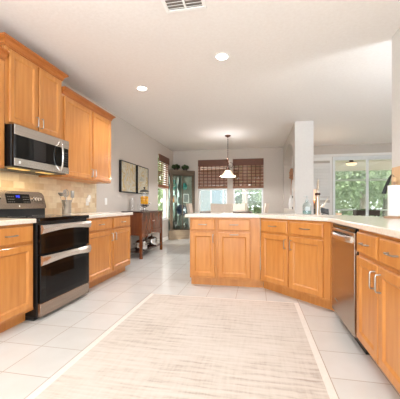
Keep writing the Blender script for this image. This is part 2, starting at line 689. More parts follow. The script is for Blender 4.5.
def window(name, w, h, sill=True):
    """single hung vinyl window in local XZ, facing -Y, width w, height h, set in a wall 0.15 thick"""
    root = struct(thing(name, 'white vinyl single hung window', 'window'))
    f = 0.045
    z0 = 0
    fm = MB()
    for (a, b, c, d) in ((0, 0, f, h), (w - f, 0, w, h), (f, 0, w - f, f), (f, h - f, w - f, h)):
        fm.box(a, 0.06, b, c, 0.12, d, 0.004)
    mid = h * 0.50
    fm.box(f, 0.055, mid - 0.022, w - f, 0.115, mid + 0.022, 0.004)
    fm.build('window_frame', vinyl_white, root)
    MB().box(f, 0.088, f, w - f, 0.092, h - f).build('pane', pane_glass, root)
    if sill:
        MB().box(-0.03, -0.03, -0.022, w + 0.03, 0.06, 0.0, 0.004).build('window_sill', white_paint, root)
    return root


w1 = window('window_1', LW[1] - LW[0], LW[3] - LW[2])
w1.location = (XL, LW[0], LW[2])
w1.rotation_euler = (0, 0, R(90))
w1['label'] = 'white framed window in the side wall past the buffet'
for i, b in enumerate(BW):
    w_ = window('window_%d' % (i + 2), b[1] - b[0], b[3] - b[2])
    w_.location = (b[0], YB, b[2])
    w_['label'] = ('dining window next to the corner display cabinet', 'dining window behind the hanging lamp, farther from the corner')[i]

# sliding door
sd = struct(thing('door_1', 'white framed sliding glass door opening to the porch', 'door', (SD[0], YB, 0)))
wd, hd = SD[1] - SD[0], SD[3]
m = MB()
for (a, b, c, d) in ((0, 0, 0.04, hd), (wd - 0.04, 0, wd, hd), (0.04, hd - 0.05, wd - 0.04, hd), (0.04, 0, wd - 0.04, 0.03)):
    m.box(a, 0.02, b, c, 0.14, d, 0.004)
m.build('door_frame', vinyl_white, sd)
MB().box(-0.70, -0.018, hd, wd + 0.06, 0, hd + 0.07, 0.004).build('casing', white_paint, sd)
for k in range(3):
    a, b = 0.04 + k * (wd - 0.08) / 3, 0.04 + (k + 1) * (wd - 0.08) / 3
    yy = 0.05 + 0.035 * (k % 2)
    p = MB()
    s = 0.04
    p.box(a, yy, 0.03, a + s, yy + 0.03, hd - 0.05, 0.003)
    p.box(b - s, yy, 0.03, b, yy + 0.03, hd - 0.05, 0.003)
    p.box(a + s, yy, 0.03, b - s, yy + 0.03, 0.12, 0.003)
    p.box(a + s, yy, hd - 0.10, b - s, yy + 0.03, hd - 0.05, 0.003)
    po = p.build('door_panel', vinyl_white, sd)
    MB().box(a + s, yy + 0.013, 0.12, b - s, yy + 0.017, hd - 0.10).build('pane', pane_glass, po)

# ------------------------------------------------------------------ cabinets
DOOR = [(0.0, 0.0), (0.0, 0.015), (0.005, 0.020), (0.050, 0.020), (0.054, 0.018), (0.066, 0.008), (0.070, 0.008)]
DRAWER = [(0.0, 0.0), (0.0, 0.014), (0.008, 0.020)]


def pull(parent, c, horizontal=True, L=0.10, off=0.028, y=-0.02, mname=nickel, name='handle'):
    """arched bar pull centred at c=(x,z), standing off the face at y"""
    pts = []
    for t in (-1, -0.96, -0.7, -0.3, 0.3, 0.7, 0.96, 1):
        o = 0 if abs(t) == 1 else off * (1.0 if abs(t) < 0.75 else 0.88)
        u = t * L / 2
        pts.append((c[0] + u, y - o, c[1]) if horizontal else (c[0], y - o, c[1] + u))
    return MB().tube(pts, 0.005, 8).build(name, mname, parent, smooth=True)


def front(parent, x0, z0, x1, z1, kind, handle=None, m_=maple):
    """handle: None, or (x, z, horizontal)"""
    p = MB().panel(x0, z0, x1, z1, DOOR if kind == 'door' else DRAWER, y=-0.002).build(kind, m_, parent)
    if handle:
        pull(p, handle[:2], handle[2], y=-0.022)
    return p


def base_cabinet(name, label, w, loc, rotz, depth=0.60, toe_left=0.0, toe_right=0.0, group=None):
    root = thing(name, label, 'cabinet', loc, rotz, group)
    m = MB()
    m.box(0, 0, 0.105, w, depth, 0.872, 0.0015, 1)
    m.box(toe_left, 0.082, 0.0, w - toe_right, depth, 0.105)
    # face frame lip just above the toe kick
    m.box(0, -0.002, 0.105, w, 0.01, 0.128)
    m.build('cabinet_body', maple, root)
    return root


DZ0, DZ1, RZ0, RZ1 = 0.130, 0.690, 0.716, 0.852
G = 0.012
XF = -1.95          # left run face

# left run, by the photographer
c = base_cabinet('base_cabinet', 'maple base cabinet on the near side of the range, one drawer over a door', 0.46, (XF, 1.752, 0), R(90), 0.61)
front(c, 0.025, RZ0, 0.437, RZ1, 'drawer', (0.20, 0.785, True))
front(c, 0.025, DZ0, 0.437, DZ1, 'door')
# left run, past the range
Y2, Y3 = 2.990, 4.195
c = base_cabinet('base_cabinet', 'maple base cabinet between the range and the dark buffet, two drawers over two doors', Y3 - Y2, (XF, Y2, 0), R(90), 0.61)
wq = Y3 - Y2
hm = wq * 0.52
front(c, 0.03, RZ0, hm - 0.02, RZ1, 'drawer', (hm / 2, 0.785, True))
front(c, hm + 0.02, RZ0, wq - 0.03, RZ1, 'drawer', ((hm + wq) / 2, 0.785, True))
front(c, 0.03, DZ0, hm - 0.012, DZ1, 'door', (hm - 0.045, 0.60, False))
front(c, hm + 0.012, DZ0, wq - 0.03, DZ1, 'door', (hm + 0.048, 0.60, False))

# peninsula
YP = 3.58
c = base_cabinet('base_cabinet', 'narrow maple peninsula cabinet at the free end, upright door handle', 0.342, (-0.842, YP, 0), 0, 0.60)
front(c, 0.018, RZ0, 0.324, RZ1, 'drawer', (0.170, 0.787, True))
front(c, 0.018, DZ0, 0.324, DZ1, 'door', (0.304, 0.615, False))
c = base_cabinet('base_cabinet', 'maple peninsula pull-out cabinet with level handles on drawer and door', 0.535, (-0.499, YP, 0), 0, 0.60, 0.0, -0.040)
front(c, 0.022, RZ0, 0.418, RZ1, 'drawer', (0.22, 0.787, True))
front(c, 0.022, DZ0, 0.418, DZ1, 'door', (0.22, 0.665, True))
# diagonal sink base, face from (0.042, 3.58) at 45 degrees
DL = 0.916
c = base_cabinet('sink_base_cabinet', 'angled maple sink cabinet under the tap, two false drawer fronts over two doors', DL, (0.042, YP, 0), R(-45), 0.50, -0.028, 0.0)
front(c, 0.03, RZ0, 0.415, RZ1, 'drawer', (0.215, 0.787, True))
front(c, 0.452, RZ0, 0.845, RZ1, 'drawer', (0.65, 0.787, True))
front(c, 0.03, DZ0, 0.425, DZ1, 'door', (0.395, 0.60, False))
front(c, 0.445, DZ0, 0.845, DZ1, 'door', (0.475, 0.60, False))
XG = 0.692
# right run cabinet, two drawers over two doors
wr = 0.76
c = base_cabinet('base_cabinet', 'maple base cabinet beside the dishwasher, with bright bar pulls', wr, (XG, 2.165, 0), R(-90), 0.62)
front(c, 0.02, RZ0, 0.355, RZ1, 'drawer', (0.19, 0.787, True))
front(c, 0.39, RZ0, 0.735, RZ1, 'drawer', (0.565, 0.787, True))
front(c, 0.02, DZ0, 0.368, DZ1, 'door', (0.335, 0.60, False))
front(c, 0.382, DZ0, 0.735, DZ1, 'door', (0.415, 0.60, False))


def crown(w, depth, zb, oL=True, oR=True):
    prof = [(0.0, 0.0), (0.010, 0.0), (0.010, 0.012), (0.016, 0.014), (0.018, 0.030), (0.030, 0.048), (0.044, 0.056), (0.044, 0.061), (0.053, 0.063), (0.053, 0.080), (0.0, 0.080)]
    m = MB()
    rings = []
    for o, z in prof:
        a, b = (o if oL else 0), (o if oR else 0)
        rings.append([m.bm.verts.new(p) for p in ((-a, depth, zb + z), (-a, -o, zb + z), (w + b, -o, zb + z), (w + b, depth, zb + z))])
    n = len(rings)
    for i in range(n):
        r0, r1 = rings[i], rings[(i + 1) % n]
        for k in range(3):
            m.face([r0[k], r0[k + 1], r1[k + 1], r1[k]])
    m.face([r[0] for r in rings])
    m.face([r[3] for r in rings][::-1])
    return m


def upper_cabinet(label, w, loc, z0, z1, doors, oL=True, oR=True, depth=0.325):
    root = thing('wall_cabinet', label, 'cabinet', loc, R(90))
    MB().box(0, 0, z0, w, depth, z1, 0.0015, 1).build('cabinet_body', maple, root)
    for (a, b, hx) in doors:
        front(root, a, z0 + 0.018, b, z1 - 0.02, 'door', (hx, z0 + 0.105, False) if hx else None)
    crown(w, depth, z1 - 0.004, oL, oR).build('crown_molding', maple_crown, root)
    return root


XU = -2.245
upper_cabinet('lower maple wall cabinet, cut off by the picture edge before the microwave', 0.80, (XU, 1.408, 0), 1.365, 2.345,
              [(0.02, 0.385, None), (0.405, 0.775, None)], True, False)
upper_cabinet('taller maple wall cabinet directly above the microwave', 0.775, (XU, 2.209, 0), 1.778, 2.49,
              [(0.035, 0.380, 0.357), (0.400, 0.740, 0.424)])
upper_cabinet('maple wall cabinet hanging past the microwave, over the utensil canister', 1.15, (XU, 2.985, 0), 1.365, 2.345,
              [(0.03, 0.605, 0.578), (0.63, 1.125, 0.658)], False, True)

# ------------------------------------------------------------------ countertops
m = MB()
m.box(XL + 0.013, 1.30, 0.874, -1.915, 2.213, 0.914, 0.006)
tag(m.build('countertop', counter), 'cream countertop piece on the near side of the range', 'countertop')
m = MB()
m.box(XL + 0.013, 2.992, 0.874, -1.915, 4.235, 0.914, 0.006)
tag(m.build('countertop', counter), 'cream countertop piece between range and buffet, holding the utensil canister', 'countertop')


def diag(s, t):
    """point in the diagonal cabinet's frame: s along its face, t behind it"""
    q = math.sqrt(0.5)
    return (0.042 + q * s + q * t, YP - q * s + q * t)


e = 0.028
sink_hole = [diag(0.17, 0.09), diag(0.75, 0.09), diag(0.75, 0.43), diag(0.17, 0.43)]
outer = [(-0.905, YP - e), (0.042 - 0.0116, YP - e), (XG - e, 2.93 - 0.0116), (XG - e, 1.30), (XR - 0.004, 1.30), (XR - 0.004, YR + 0.02), (0.52, 4.10), (-0.905, 4.22)]
m = MB()
m.prism(outer, 0.874, 0.914, [sink_hole])
o = m.build('countertop', counter)
bv = o.modifiers.new('bevel', 'BEVEL')
bv.width = 0.006
bv.segments = 2
bv.limit_method = 'ANGLE'
tag(o, 'long cream angled countertop over peninsula, sink and dishwasher', 'countertop')

# sink bowl
m = MB()
m.panel(0.0, 0.0, 0.58, 0.34, [(0, 0), (0.004, 0.0), (0.02, -0.17), (0.05, -0.18)], 0)
so = m.build('sink_bowl', steel)
# panel is XZ facing -Y; lay it flat so that -Y points up
q = Matrix.Translation((*diag(0.17, 0.09), 0.872)) @ Matrix.Rotation(R(-45), 4, 'Z') @ Matrix(((1, 0, 0, 0), (0, 0, 1, 0), (0, -1, 0, 0), (0, 0, 0, 1)))
so.data.transform(q)
tag(so, 'stainless undermount sink set in the angled counter corner', 'sink')

# ------------------------------------------------------------------ range
RY0, RW, RX = 2.220, 0.762, -1.92
rg = thing('range', 'black and stainless double oven range between the base cabinets', 'range', (RX, RY0, 0), R(90))
D = 0.635
m = MB()
m.box(0.0, 0.0, 0.03, RW, D, 0.895, 0.003, 1)
m.build('oven_body', black_satin, rg)
m = MB()
m.box(-0.002, -0.032, 0.885, RW + 0.002, D - 0.07, 0.918, 0.006)
ck = m.build('cooktop', black_gloss, rg)
for (bx, by, br) in ((0.20, 0.14, 0.10), (0.56, 0.14, 0.085), (0.20, 0.40, 0.075), (0.56, 0.40, 0.11)):
    MB().lathe([(br - 0.004, 0.9182), (br - 0.004, 0.9190), (br, 0.9190), (br, 0.9182)], 32, (bx, by, 0)).build('burner', key_print, ck)


def oven_door(z0, z1, band_h, name):
    d = MB().box(0.006, -0.036, z0, RW - 0.006, -0.001, z1, 0.004).build('oven_door', black_gloss, rg)
    # stainless band and bowed handle in one
    zt, zb = z1 - 0.004, z1 - band_h
    m = MB()
    n = 14
    prev = None
    for k in range(n + 1):
        t = k / n
        x = 0.006 + (RW - 0.012) * t
        bow = 0.014 * math.sin(PI * t)
        low = zb + 0.026 * math.sin(PI * t)
        ring = [m.bm.verts.new(p) for p in ((x, -0.037, low), (x, -0.050 - bow, low + 0.004), (x, -0.066 - bow, (zt + low) / 2 + 0.01), (x, -0.054 - bow, zt), (x, -0.037, zt))]
        if prev:
            for i in range(5):
                j = (i + 1) % 5
                m.face([prev[i], prev[j], ring[j], ring[i]])
        else:
            m.face(ring)
        prev = ring
    m.face(prev[::-1])
    m.build('handle', steel, d, smooth=True)
    m = MB()
    m.box(0.075, -0.0372, z0 + 0.045, RW - 0.075, -0.0355, z1 - band_h - 0.03, 0.0004, 1)
    m.build('oven_window', mat('oven_window_%s' % name, srgb(10, 9, 9), 0.05, 0, 0.2), d)
    return d


oven_door(0.590, 0.858, 0.086, 'upper')
oven_door(0.156, 0.582, 0.094, 'lower')
MB().box(0.006, -0.036, 0.034, RW - 0.006, -0.001, 0.152, 0.004).build('bottom_panel', steel_dark, rg)
MB().box(0.0, 0.03, 0.0, RW, 0.60, 0.03).build('plinth', black_matte, rg)
# backguard
yb = D - 0.100
prof = [(yb, 0.905), (yb + 0.085, 0.905), (yb + 0.085, 1.165), (yb + 0.055, 1.165), (yb + 0.01, 1.155)]
m = MB()
m.extrude_profile([(yb + 0.012, 0.905), (yb + 0.085, 0.905), (yb + 0.085, 1.0), (yb + 0.012, 1.0)], 0.0, RW)
bgd = m.build('backguard', black_satin, rg)
# stainless control panel: tilted, with rounded ends
ZU = 0.008
PXc = [(0.0, 1.015), (0.012, 0.998), (0.03, 0.993), (RW - 0.03, 0.993), (RW - 0.012, 0.998), (RW, 1.015), (RW - 0.004, 1.14), (RW - 0.03, 1.17), (RW - 0.07, 1.18), (0.07, 1.18), (0.03, 1.17), (0.004, 1.14)]


def tilt(x, z, out=0.0):
    """point on the leaning control face"""
    t = (z - 0.99) / 0.175
    return (x, yb - 0.012 + 0.045 * t - out, z)


m = MB()
A = [m.bm.verts.new(tilt(x, z)) for x, z in PXc]
B = [m.bm.verts.new((x, yb + 0.085, z)) for x, z in PXc]
n = len(PXc)
for i in range(n):
    j = (i + 1) % n
    m.face([A[i], A[j], B[j], B[i]])
m.face(A)
m.face(B[::-1])
cp = m.build('control_panel', steel_dark, rg)


def on_panel(mb, x0, z0, x1, z1, out0=0.0, out1=0.002):
    a = [mb.bm.verts.new(tilt(x, z, out0)) for x, z in ((x0, z0), (x1, z0), (x1, z1), (x0, z1))]
    b = [mb.bm.verts.new(tilt(x, z, out1)) for x, z in ((x0, z0), (x1, z0), (x1, z1), (x0, z1))]
    for i in range(4):
        j = (i + 1) % 4
        mb.face([a[i], a[j], b[j], b[i]])
    mb.face(b)
    mb.face(a[::-1])


m = MB()
on_panel(m, 0.225, 1.050, 0.535, 1.150)
dp = m.build('display', black_gloss, cp)
m, m2_ = MB(), MB()
for k in range(4):
    for j in range(3):
        on_panel(m, 0.245 + k * 0.022, 1.062 + j * 0.027, 0.256 + k * 0.022, 1.068 + j * 0.027, 0.002, 0.0026)
        on_panel(m2_, 0.44 + k * 0.022, 1.062 + j * 0.027, 0.451 + k * 0.022, 1.068 + j * 0.027, 0.002, 0.0026)
m.build('keypad', key_print, cp)
m2_.build('keypad', key_print, cp)
m = MB()   # clock digits 12:00 in bars
SEG = {'0': 'abcdef', '1': 'bc', '2': 'abged'}


def digit(mb, ch, x, z, w=0.009, h=0.022, s=0.0022):
    segs = {'a': (0, h - s, w, h), 'g': (0, h / 2 - s / 2, w, h / 2 + s / 2), 'd': (0, 0, w, s), 'f': (0, h / 2, s, h), 'b': (w - s, h / 2, w, h), 'e': (0, 0, s, h / 2), 'c': (w - s, 0, w, h / 2)}
    for q_ in SEG[ch]:
        a = segs[q_]
        on_panel(mb, x + a[0], z + a[1], x + a[2], z + a[3], 0.002, 0.0028)


for i, ch in enumerate('1200'):
    digit(m, ch, 0.345 + i * 0.013 + (0.004 if i > 1 else 0), 1.112)
for zz in (1.118, 1.126):
    on_panel(m, 0.3705, zz, 0.3725, zz + 0.0025, 0.002, 0.0028)
m.build('clock_digits', blue_led, cp)
for kx in (0.06, 0.125, 0.585, 0.625, 0.665):
    c0 = Vector(tilt(kx, 1.105, 0.0))
    ax = Vector((0, -0.97, -0.25)).normalized()
    MB().tube([c0, c0 + ax * 0.012, c0 + ax * 0.014, c0 + ax * 0.03, c0 + ax * 0.033], [0.023, 0.023, 0.017, 0.0165, 0.013], 16).build('knob', chrome, cp, smooth=True)
m = MB()
on_panel(m, 0.368, 1.012, 0.378, 1.03, 0, 0.001)
m.build('badge', white_plastic, cp)

# ------------------------------------------------------------------ microwave
MX, MY, MW, MZ0, MZ1 = -2.185, 2.218, 0.764, 1.385, 1.772
mw = thing('microwave', 'stainless and black over-the-range microwave under the tall wall cabinet', 'microwave', (MX, MY, 0), R(90))
MB().box(0, 0.0, MZ0, MW, 0.39, MZ1, 0.004, 1).build('microwave_body', black_satin, mw)
m = MB()
m.box(0.0, -0.032, MZ0 + 0.006, MW, -0.001, MZ1 - 0.002, 0.004)
md = m.build('microwave_door', black_gloss, mw)
MB().box(-0.001, -0.037, MZ1 - 0.095, MW + 0.001, -0.0325, MZ1 - 0.002, 0.002, 1).build('top_band', steel, md)
MB().box(-0.001, -0.037, MZ0 + 0.006, MW + 0.001, -0.0325, MZ0 + 0.078, 0.002, 1).build('bottom_band', steel, md)
MB().box(0.0, -0.0345, MZ0 + 0.078, 0.02, -0.0325, MZ1 - 0.095, 0.0005, 1).build('door_edge', black_satin, md)
MB().box(0.23, -0.0333, MZ0 + 0.09, 0.40, -0.0325, MZ1 - 0.105, 0.0003, 1).build('window_mesh', mat('mw_window', srgb(30, 26, 26), 0.12), md)
pts = []
for k in range(11):
    t = k / 10
    pts.append((0.615 - 0.02 * math.sin(PI * t), -0.04 - 0.045 * math.sin(PI * t) ** 0.6, MZ0 + 0.03 + (MZ1 - MZ0 - 0.065) * t))
MB().tube(pts, 0.012, 10).build('handle', chrome, md, smooth=True)
m = MB()
for k in range(3):
    for j in range(6):
        m.box(0.665 + k * 0.028, -0.0335, MZ0 + 0.10 + j * 0.027, 0.683 + k * 0.028, -0.0325, MZ0 + 0.113 + j * 0.027)
m.build('keypad', mat('keypad_grey', srgb(52, 50, 50), 0.4), md)
MB().box(0.045, -0.0385, MZ0 + 0.03, 0.068, -0.0368, MZ0 + 0.055, 0.001, 1).build('badge', white_plastic, md)
for hx_ in (0.10, 0.45):
    MB().box(hx_, 0.07, MZ0 - 0.005, hx_ + 0.20, 0.14, MZ0 + 0.001).build('hood_light', hood_lamp, mw)
m = MB()
for k in range(9):
    m.box(0.10, 0.20 + k * 0.014, MZ0 - 0.005, 0.66, 0.208 + k * 0.014, MZ0 + 0.001)
m.build('filter_grille', pewter, mw)
lamp('microwave_lamp_light', 'AREA', (-2.28, 2.58, MZ0 - 0.012), (0, 0, 0), 1.6, (1, 0.78, 0.45), shape='RECTANGLE', size=0.1, size_y=0.5)

# ------------------------------------------------------------------ dishwasher
dw = thing('dishwasher', 'stainless dishwasher built in under the angled counter', 'dishwasher', (0.69, 2.785, 0), R(-90))
dwW = 0.612
MB().box(0.0, 0.0, 0.10, dwW, 0.58, 0.868).build('dishwasher_body', black_satin, dw)
m = MB().box(0.003, -0.024, 0.105, dwW - 0.003, -0.001, 0.838, 0.004)
dd = m.build('dishwasher_door', steel_dark, dw)
MB().box(0.003, -0.018, 0.840, dwW - 0.003, -0.001, 0.866, 0.003).build('control_strip', black_gloss, dw)
m = MB()
pts = []
for k in range(13):
    t = k / 12
    pts.append((0.05 + (dwW - 0.10) * t, -0.03 - 0.035 * math.sin(PI * t) ** 0.5, 0.785))
prev = None
for i, p in enumerate(pts):
    hh = 0.022
    ring = [m.bm.verts.new(v) for v in ((p[0], p[1], 0.785 - hh), (p[0], p[1] - 0.006, 0.785 - hh * 0.5), (p[0], p[1] - 0.008, 0.785 + hh * 0.5), (p[0], p[1], 0.785 + hh), (p[0], p[1] + 0.012, 0.785 + hh), (p[0], p[1] + 0.012, 0.785 - hh))]
    if prev:
        for a in range(6):
            b = (a + 1) % 6
            m.face([prev[a], prev[b], ring[b], ring[a]])
    else:
        m.face(ring)
    prev = ring
m.face(prev[::-1])
m.build('handle', steel, dd, smooth=True)
MB().box(0.10, -0.0252, 0.215, 0.185, -0.0238, 0.228).build('badge', pewter, dd)
MB().box(0.0, 0.05, 0.0, dwW, 0.55, 0.10).build('toe_panel', black_matte, dw)
# maple filler strip between dishwasher and sink cabinet
tag(MB().box(0.693, 2.79, 0.105, 0.72, 2.925, 0.872).build('filler_strip', maple), 'narrow maple filler strip between sink cabinet and dishwasher', 'filler')

# ------------------------------------------------------------------ rug
RUGX0, RUGX1, RUGY0, RUGY1 = -1.205, 0.425, 0.70, 3.15
rr_ = thing('area_rug', 'large faded cream and taupe rug on the kitchen tiles', 'rug', ((RUGX0 + RUGX1) / 2, (RUGY0 + RUGY1) / 2, 0))
hx, hy = (RUGX1 - RUGX0) / 2, (RUGY1 - RUGY0) / 2
MB().box(-hx + 0.045, -hy + 0.045, 0.0005, hx - 0.045, hy - 0.02, 0.009, 0.002).build('pile', rug_m, rr_)
m = MB()
m.box(-hx, -hy, 0.0005, -hx + 0.045, hy, 0.0075, 0.002)
m.box(hx - 0.045, -hy, 0.0005, hx, hy, 0.0075, 0.002)
m.box(-hx + 0.045, hy - 0.02, 0.0005, hx - 0.045, hy, 0.0075, 0.002)
m.box(-hx + 0.045, -hy, 0.0005, hx - 0.045, -hy + 0.045, 0.0075, 0.002)
m.build('binding', rug_edge_m, rr_)

# ------------------------------------------------------------------ ceiling fixtures
def can_light(label, x, y):
    t = thing('recessed_light', label, 'light', (x, y, CZ), 0, 'recessed ceiling lights')
    MB().lathe([(0.062, 0.0), (0.064, -0.006), (0.085, -0.006), (0.088, 0.0)], 32).build('trim_ring', white_paint, t, smooth=True)
    MB().lathe([(0.0, -0.003), (0.0625, -0.003), (0.0625, -0.0005), (0.0, -0.0005)], 32).build('bulb', bulb, t)
    lamp('recessed_lamp_light', 'SPOT', (x, y, CZ - 0.02), (0, 0, 0), 48, (0.92, 0.95, 1.0), spot_size=R(130), spot_blend=0.6, shadow_soft_size=0.06)


can_light('round recessed ceiling light nearer the ceiling vent', -0.386, 3.21)
can_light('round recessed ceiling light nearer the wall cabinets', -1.615, 3.87)

v = thing('ceiling_vent', 'cream louvred air vent in the ceiling above the rug', 'vent', (-0.59, 2.385, CZ), 0)
vw, vl = 0.35, 0.35
m = MB()
m.box(-vw / 2, -0.03, -0.010, vw / 2, 0.0, 0, 0.003)
m.box(-vw / 2, -vl, -0.010, vw / 2, -vl + 0.03, 0, 0.003)
m.box(-vw / 2, -vl + 0.03, -0.010, -vw / 2 + 0.03, -0.03, 0, 0.003)
m.box(vw / 2 - 0.03, -vl + 0.03, -0.010, vw / 2, -0.03, 0, 0.003)
m.box(-0.008, -vl + 0.03, -0.009, 0.008, -0.03, 0, 0.001)
m.build('vent_frame', white_paint, v)
MB().box(-vw / 2 + 0.03, -vl + 0.03, -0.0015, vw / 2 - 0.03, -0.03, -0.0005).build('vent_backing', grille_dark, v)
m = MB()
for k in range(8):
    yy = -0.05 - k * 0.036
    for xa, xb in ((-vw / 2 + 0.03, -0.008), (0.008, vw / 2 - 0.03)):
        m.obox(Matrix.Translation(((xa + xb) / 2, yy, -0.007)) @ Matrix.Rotation(R(28), 4, 'X'), xb - xa, 0.022, 0.0018)
m.build('louvres', white_paint, v)

# ------------------------------------------------------------------ left wall: outlet, switch, canister
o = thing('wall_outlet', 'white wall outlet with a plugged-in night light on the stone splashback', 'outlet', (XL + 0.012, 3.985, 1.08), R(90))
MB().box(-0.037, -0.006, -0.058, 0.037, 0, 0.058, 0.002).build('cover_plate', white_plastic, o)
m = MB()
m.box(-0.03, -0.04, -0.005, 0.028, -0.0062, 0.05, 0.008)
m.lathe([(0.0, 0.0), (0.024, 0.0), (0.027, 0.03), (0.02, 0.055), (0.0, 0.062)], 16, (0.004, -0.03, 0.045))
m.build('night_light', white_plastic, o, smooth=True)
o = thing('light_switch', 'white light switch plate on the grey wall just past the splashback', 'switch', (XL, 4.56, 1.09), R(90))
MB().box(-0.037, -0.006, -0.058, 0.037, 0, 0.058, 0.002).build('cover_plate', white_plastic, o)
MB().box(-0.016, -0.010, -0.032, 0.016, -0.0062, 0.032, 0.002).build('rocker', white_plastic, o)

CX, CY = -2.36, 3.23
o = tag(MB().lathe([(0.0, 0.0), (0.052, 0.0), (0.054, 0.004), (0.054, 0.172), (0.056, 0.176), (0.056, 0.180), (0.052, 0.180), (0.051, 0.012), (0.0, 0.012)], 28).build('utensil_canister', nickel, None, True, (CX, CY, 0.9145)),
    'cylindrical stainless canister of kitchen tools beside the range', 'canister')


def utensil(name, label, dx, dy, lean, head):
    t = thing(name, label, 'utensil', (CX + dx * 0.25, CY + dy * 0.25, 0.93), 0, 'tools in the canister')
    top = Vector((lean[0], lean[1], 0.20))
    MB().tube([(0, 0, 0), top * 0.5, top], [0.004, 0.0045, 0.004], 8).build('tool_handle', chrome, t, True)
    m = MB()
    if head == 'spoon':
        m.ball(top + Vector((lean[0] * 0.15, lean[1] * 0.15, 0.045)), 0.012, 0.034, 0.048)
    elif head == 'ladle':
        m.lathe([(0.0, -0.03), (0.022, -0.024), (0.038, -0.004), (0.042, 0.015), (0.039, 0.015), (0.034, -0.002), (0.0, -0.024)], 18, top + Vector((0.02, 0, 0.035)))
    elif head == 'whisk':
        for k in range(6):
            a = PI * k / 6
            pts = []
            for j in range(11):
                u = 2 * PI * j / 10
                rr2 = 0.032 * math.sin(u / 2 * 2)
                pts.append(top + Vector((rr2 * math.cos(a), rr2 * math.sin(a), 0.05 - 0.05 * math.cos(u))))
            m.tube(pts, 0.0016, 5)
    else:
        m.box(-0.006, -0.034, 0, 0.0, 0.034, 0.09, 0.002)
        bmesh.ops.translate(m.bm, verts=m.bm.verts, vec=top - Vector((0, 0, 0.006)))
    m.build('tool_head', nickel, t, True)
    return t


utensil('ladle', 'steel ladle leaning out of the canister toward the range', -0.04, -0.08, (0.03, -0.125), 'ladle')
utensil('serving_spoon', 'steel serving spoon upright in the canister', 0.03, -0.02, (0.03, -0.075), 'spoon')
utensil('whisk', 'wire whisk standing in the middle of the canister', 0.0, 0.05, (0.0, -0.02), 'whisk')
utensil('spatula', 'flat steel spatula leaning out of the canister away from the range', 0.03, 0.09, (0.03, 0.045), 'spatula')

# ------------------------------------------------------------------ framed art on left wall
def artwork(label, y0, y1, z0, z1, am):
    t = thing('framed_art', label, 'picture', (XL, y0, z0), R(90))
    w, h = y1 - y0, z1 - z0
    m = MB()
    f = 0.018
    for (a, b, c, d) in ((0, 0, f, h), (w - f, 0, w, h), (f, 0, w - f, f), (f, h - f, w - f, h)):
        m.box(a, -0.052, b, c, -0.002, d, 0.002, 1)
    m.build('frame', black_satin, t)
    MB().box(f, -0.044, f, w - f, -0.002, h - f).build('canvas', am, t)


artwork('black framed abstract print with gold swirls, closer to the wall cabinet', 5.04, 5.73, 1.275, 1.885, art_a)
artwork('black framed abstract print with pale flowing lines, above the fruit jar', 5.80, 6.42, 1.275, 1.885, art_b)

# ------------------------------------------------------------------ buffet
BY, BXF, BWd, BD = 5.10, -2.13, 1.20, 0.41
bf = thing('buffet', 'dark cherry buffet table on tall legs against the grey wall', 'buffet', (BXF, BY, 0), R(90))
MB().box(-0.03, -0.025, 0.875, BWd + 0.03, BD, 0.905, 0.006).build('top', cherry_top, bf)
m = MB()
m.box(0.05, 0.02, 0.46, BWd - 0.05, BD - 0.01, 0.874)
m.box(0.012, 0.05, 0.44, 0.05, BD - 0.05, 0.874)
m.box(BWd - 0.05, 0.05, 0.44, BWd - 0.012, BD - 0.05, 0.874)
m.build('case', cherry, bf)
# arched apron
m = MB()
pts = [(0.055, 0.47), (0.055, 0.38)]
for k in range(11):
    t = k / 10
    pts.append((0.055 + (BWd - 0.11) * t, 0.38 + 0.07 * math.sin(PI * t)))
pts += [(BWd - 0.055, 0.38), (BWd - 0.055, 0.47)]
lo = [m.bm.verts.new((x, 0.012, z)) for x, z in pts]
hi = [m.bm.verts.new((x, 0.035, z)) for x, z in pts]
for tr in tessellate_polygon([[Vector((p[0], p[1], 0)) for p in pts]]):
    m.face([lo[i] for i in tr])
    m.face([hi[i] for i in tr])
for i in range(len(pts)):
    j = (i + 1) % len(pts)
    m.face([lo[i], lo[j], hi[j], hi[i]])
m.build('apron', cherry, bf)
for sx, hxx in ((0, 0.045), (1, -0.045)):
    xa = 0.06 + sx * (BWd / 2 - 0.06)
    xb = xa + BWd / 2 - 0.06
    d_ = MB().panel(xa + 0.004, 0.475, xb - 0.004, 0.865, [(0, 0), (0, 0.014), (0.003, 0.016), (0.04, 0.016), (0.046, 0.008), (0.06, 0.008)], 0.02).build('door', cherry, bf)
    kx = BWd / 2 + (0.03 if sx else -0.03)
    MB().tube([(kx, 0.004, 0.70), (kx, -0.012, 0.70), (kx, -0.014, 0.70), (kx, -0.022, 0.70)], [0.006, 0.006, 0.014, 0.012], 12).build('knob', nickel, d_, True)
for lx in (0.0, BWd - 0.055):
    for ly in (0.0, BD - 0.06):
        m = MB()
        m.box(lx, ly, 0.0, lx + 0.055, ly + 0.055, 0.874, 0.003)
        for vv in m.bm.verts:
            if vv.co.z < 0.05:
                vv.co.x += (lx - 0.3) * 0.02
                vv.co.x = lx + 0.0275 + (vv.co.x - lx - 0.0275) * 0.8
        m.build('leg', cherry, bf)
MB().box(0.02, 0.02, 0.115, BWd - 0.02, BD - 0.025, 0.14, 0.003).build('shelf', cherry_top, bf)


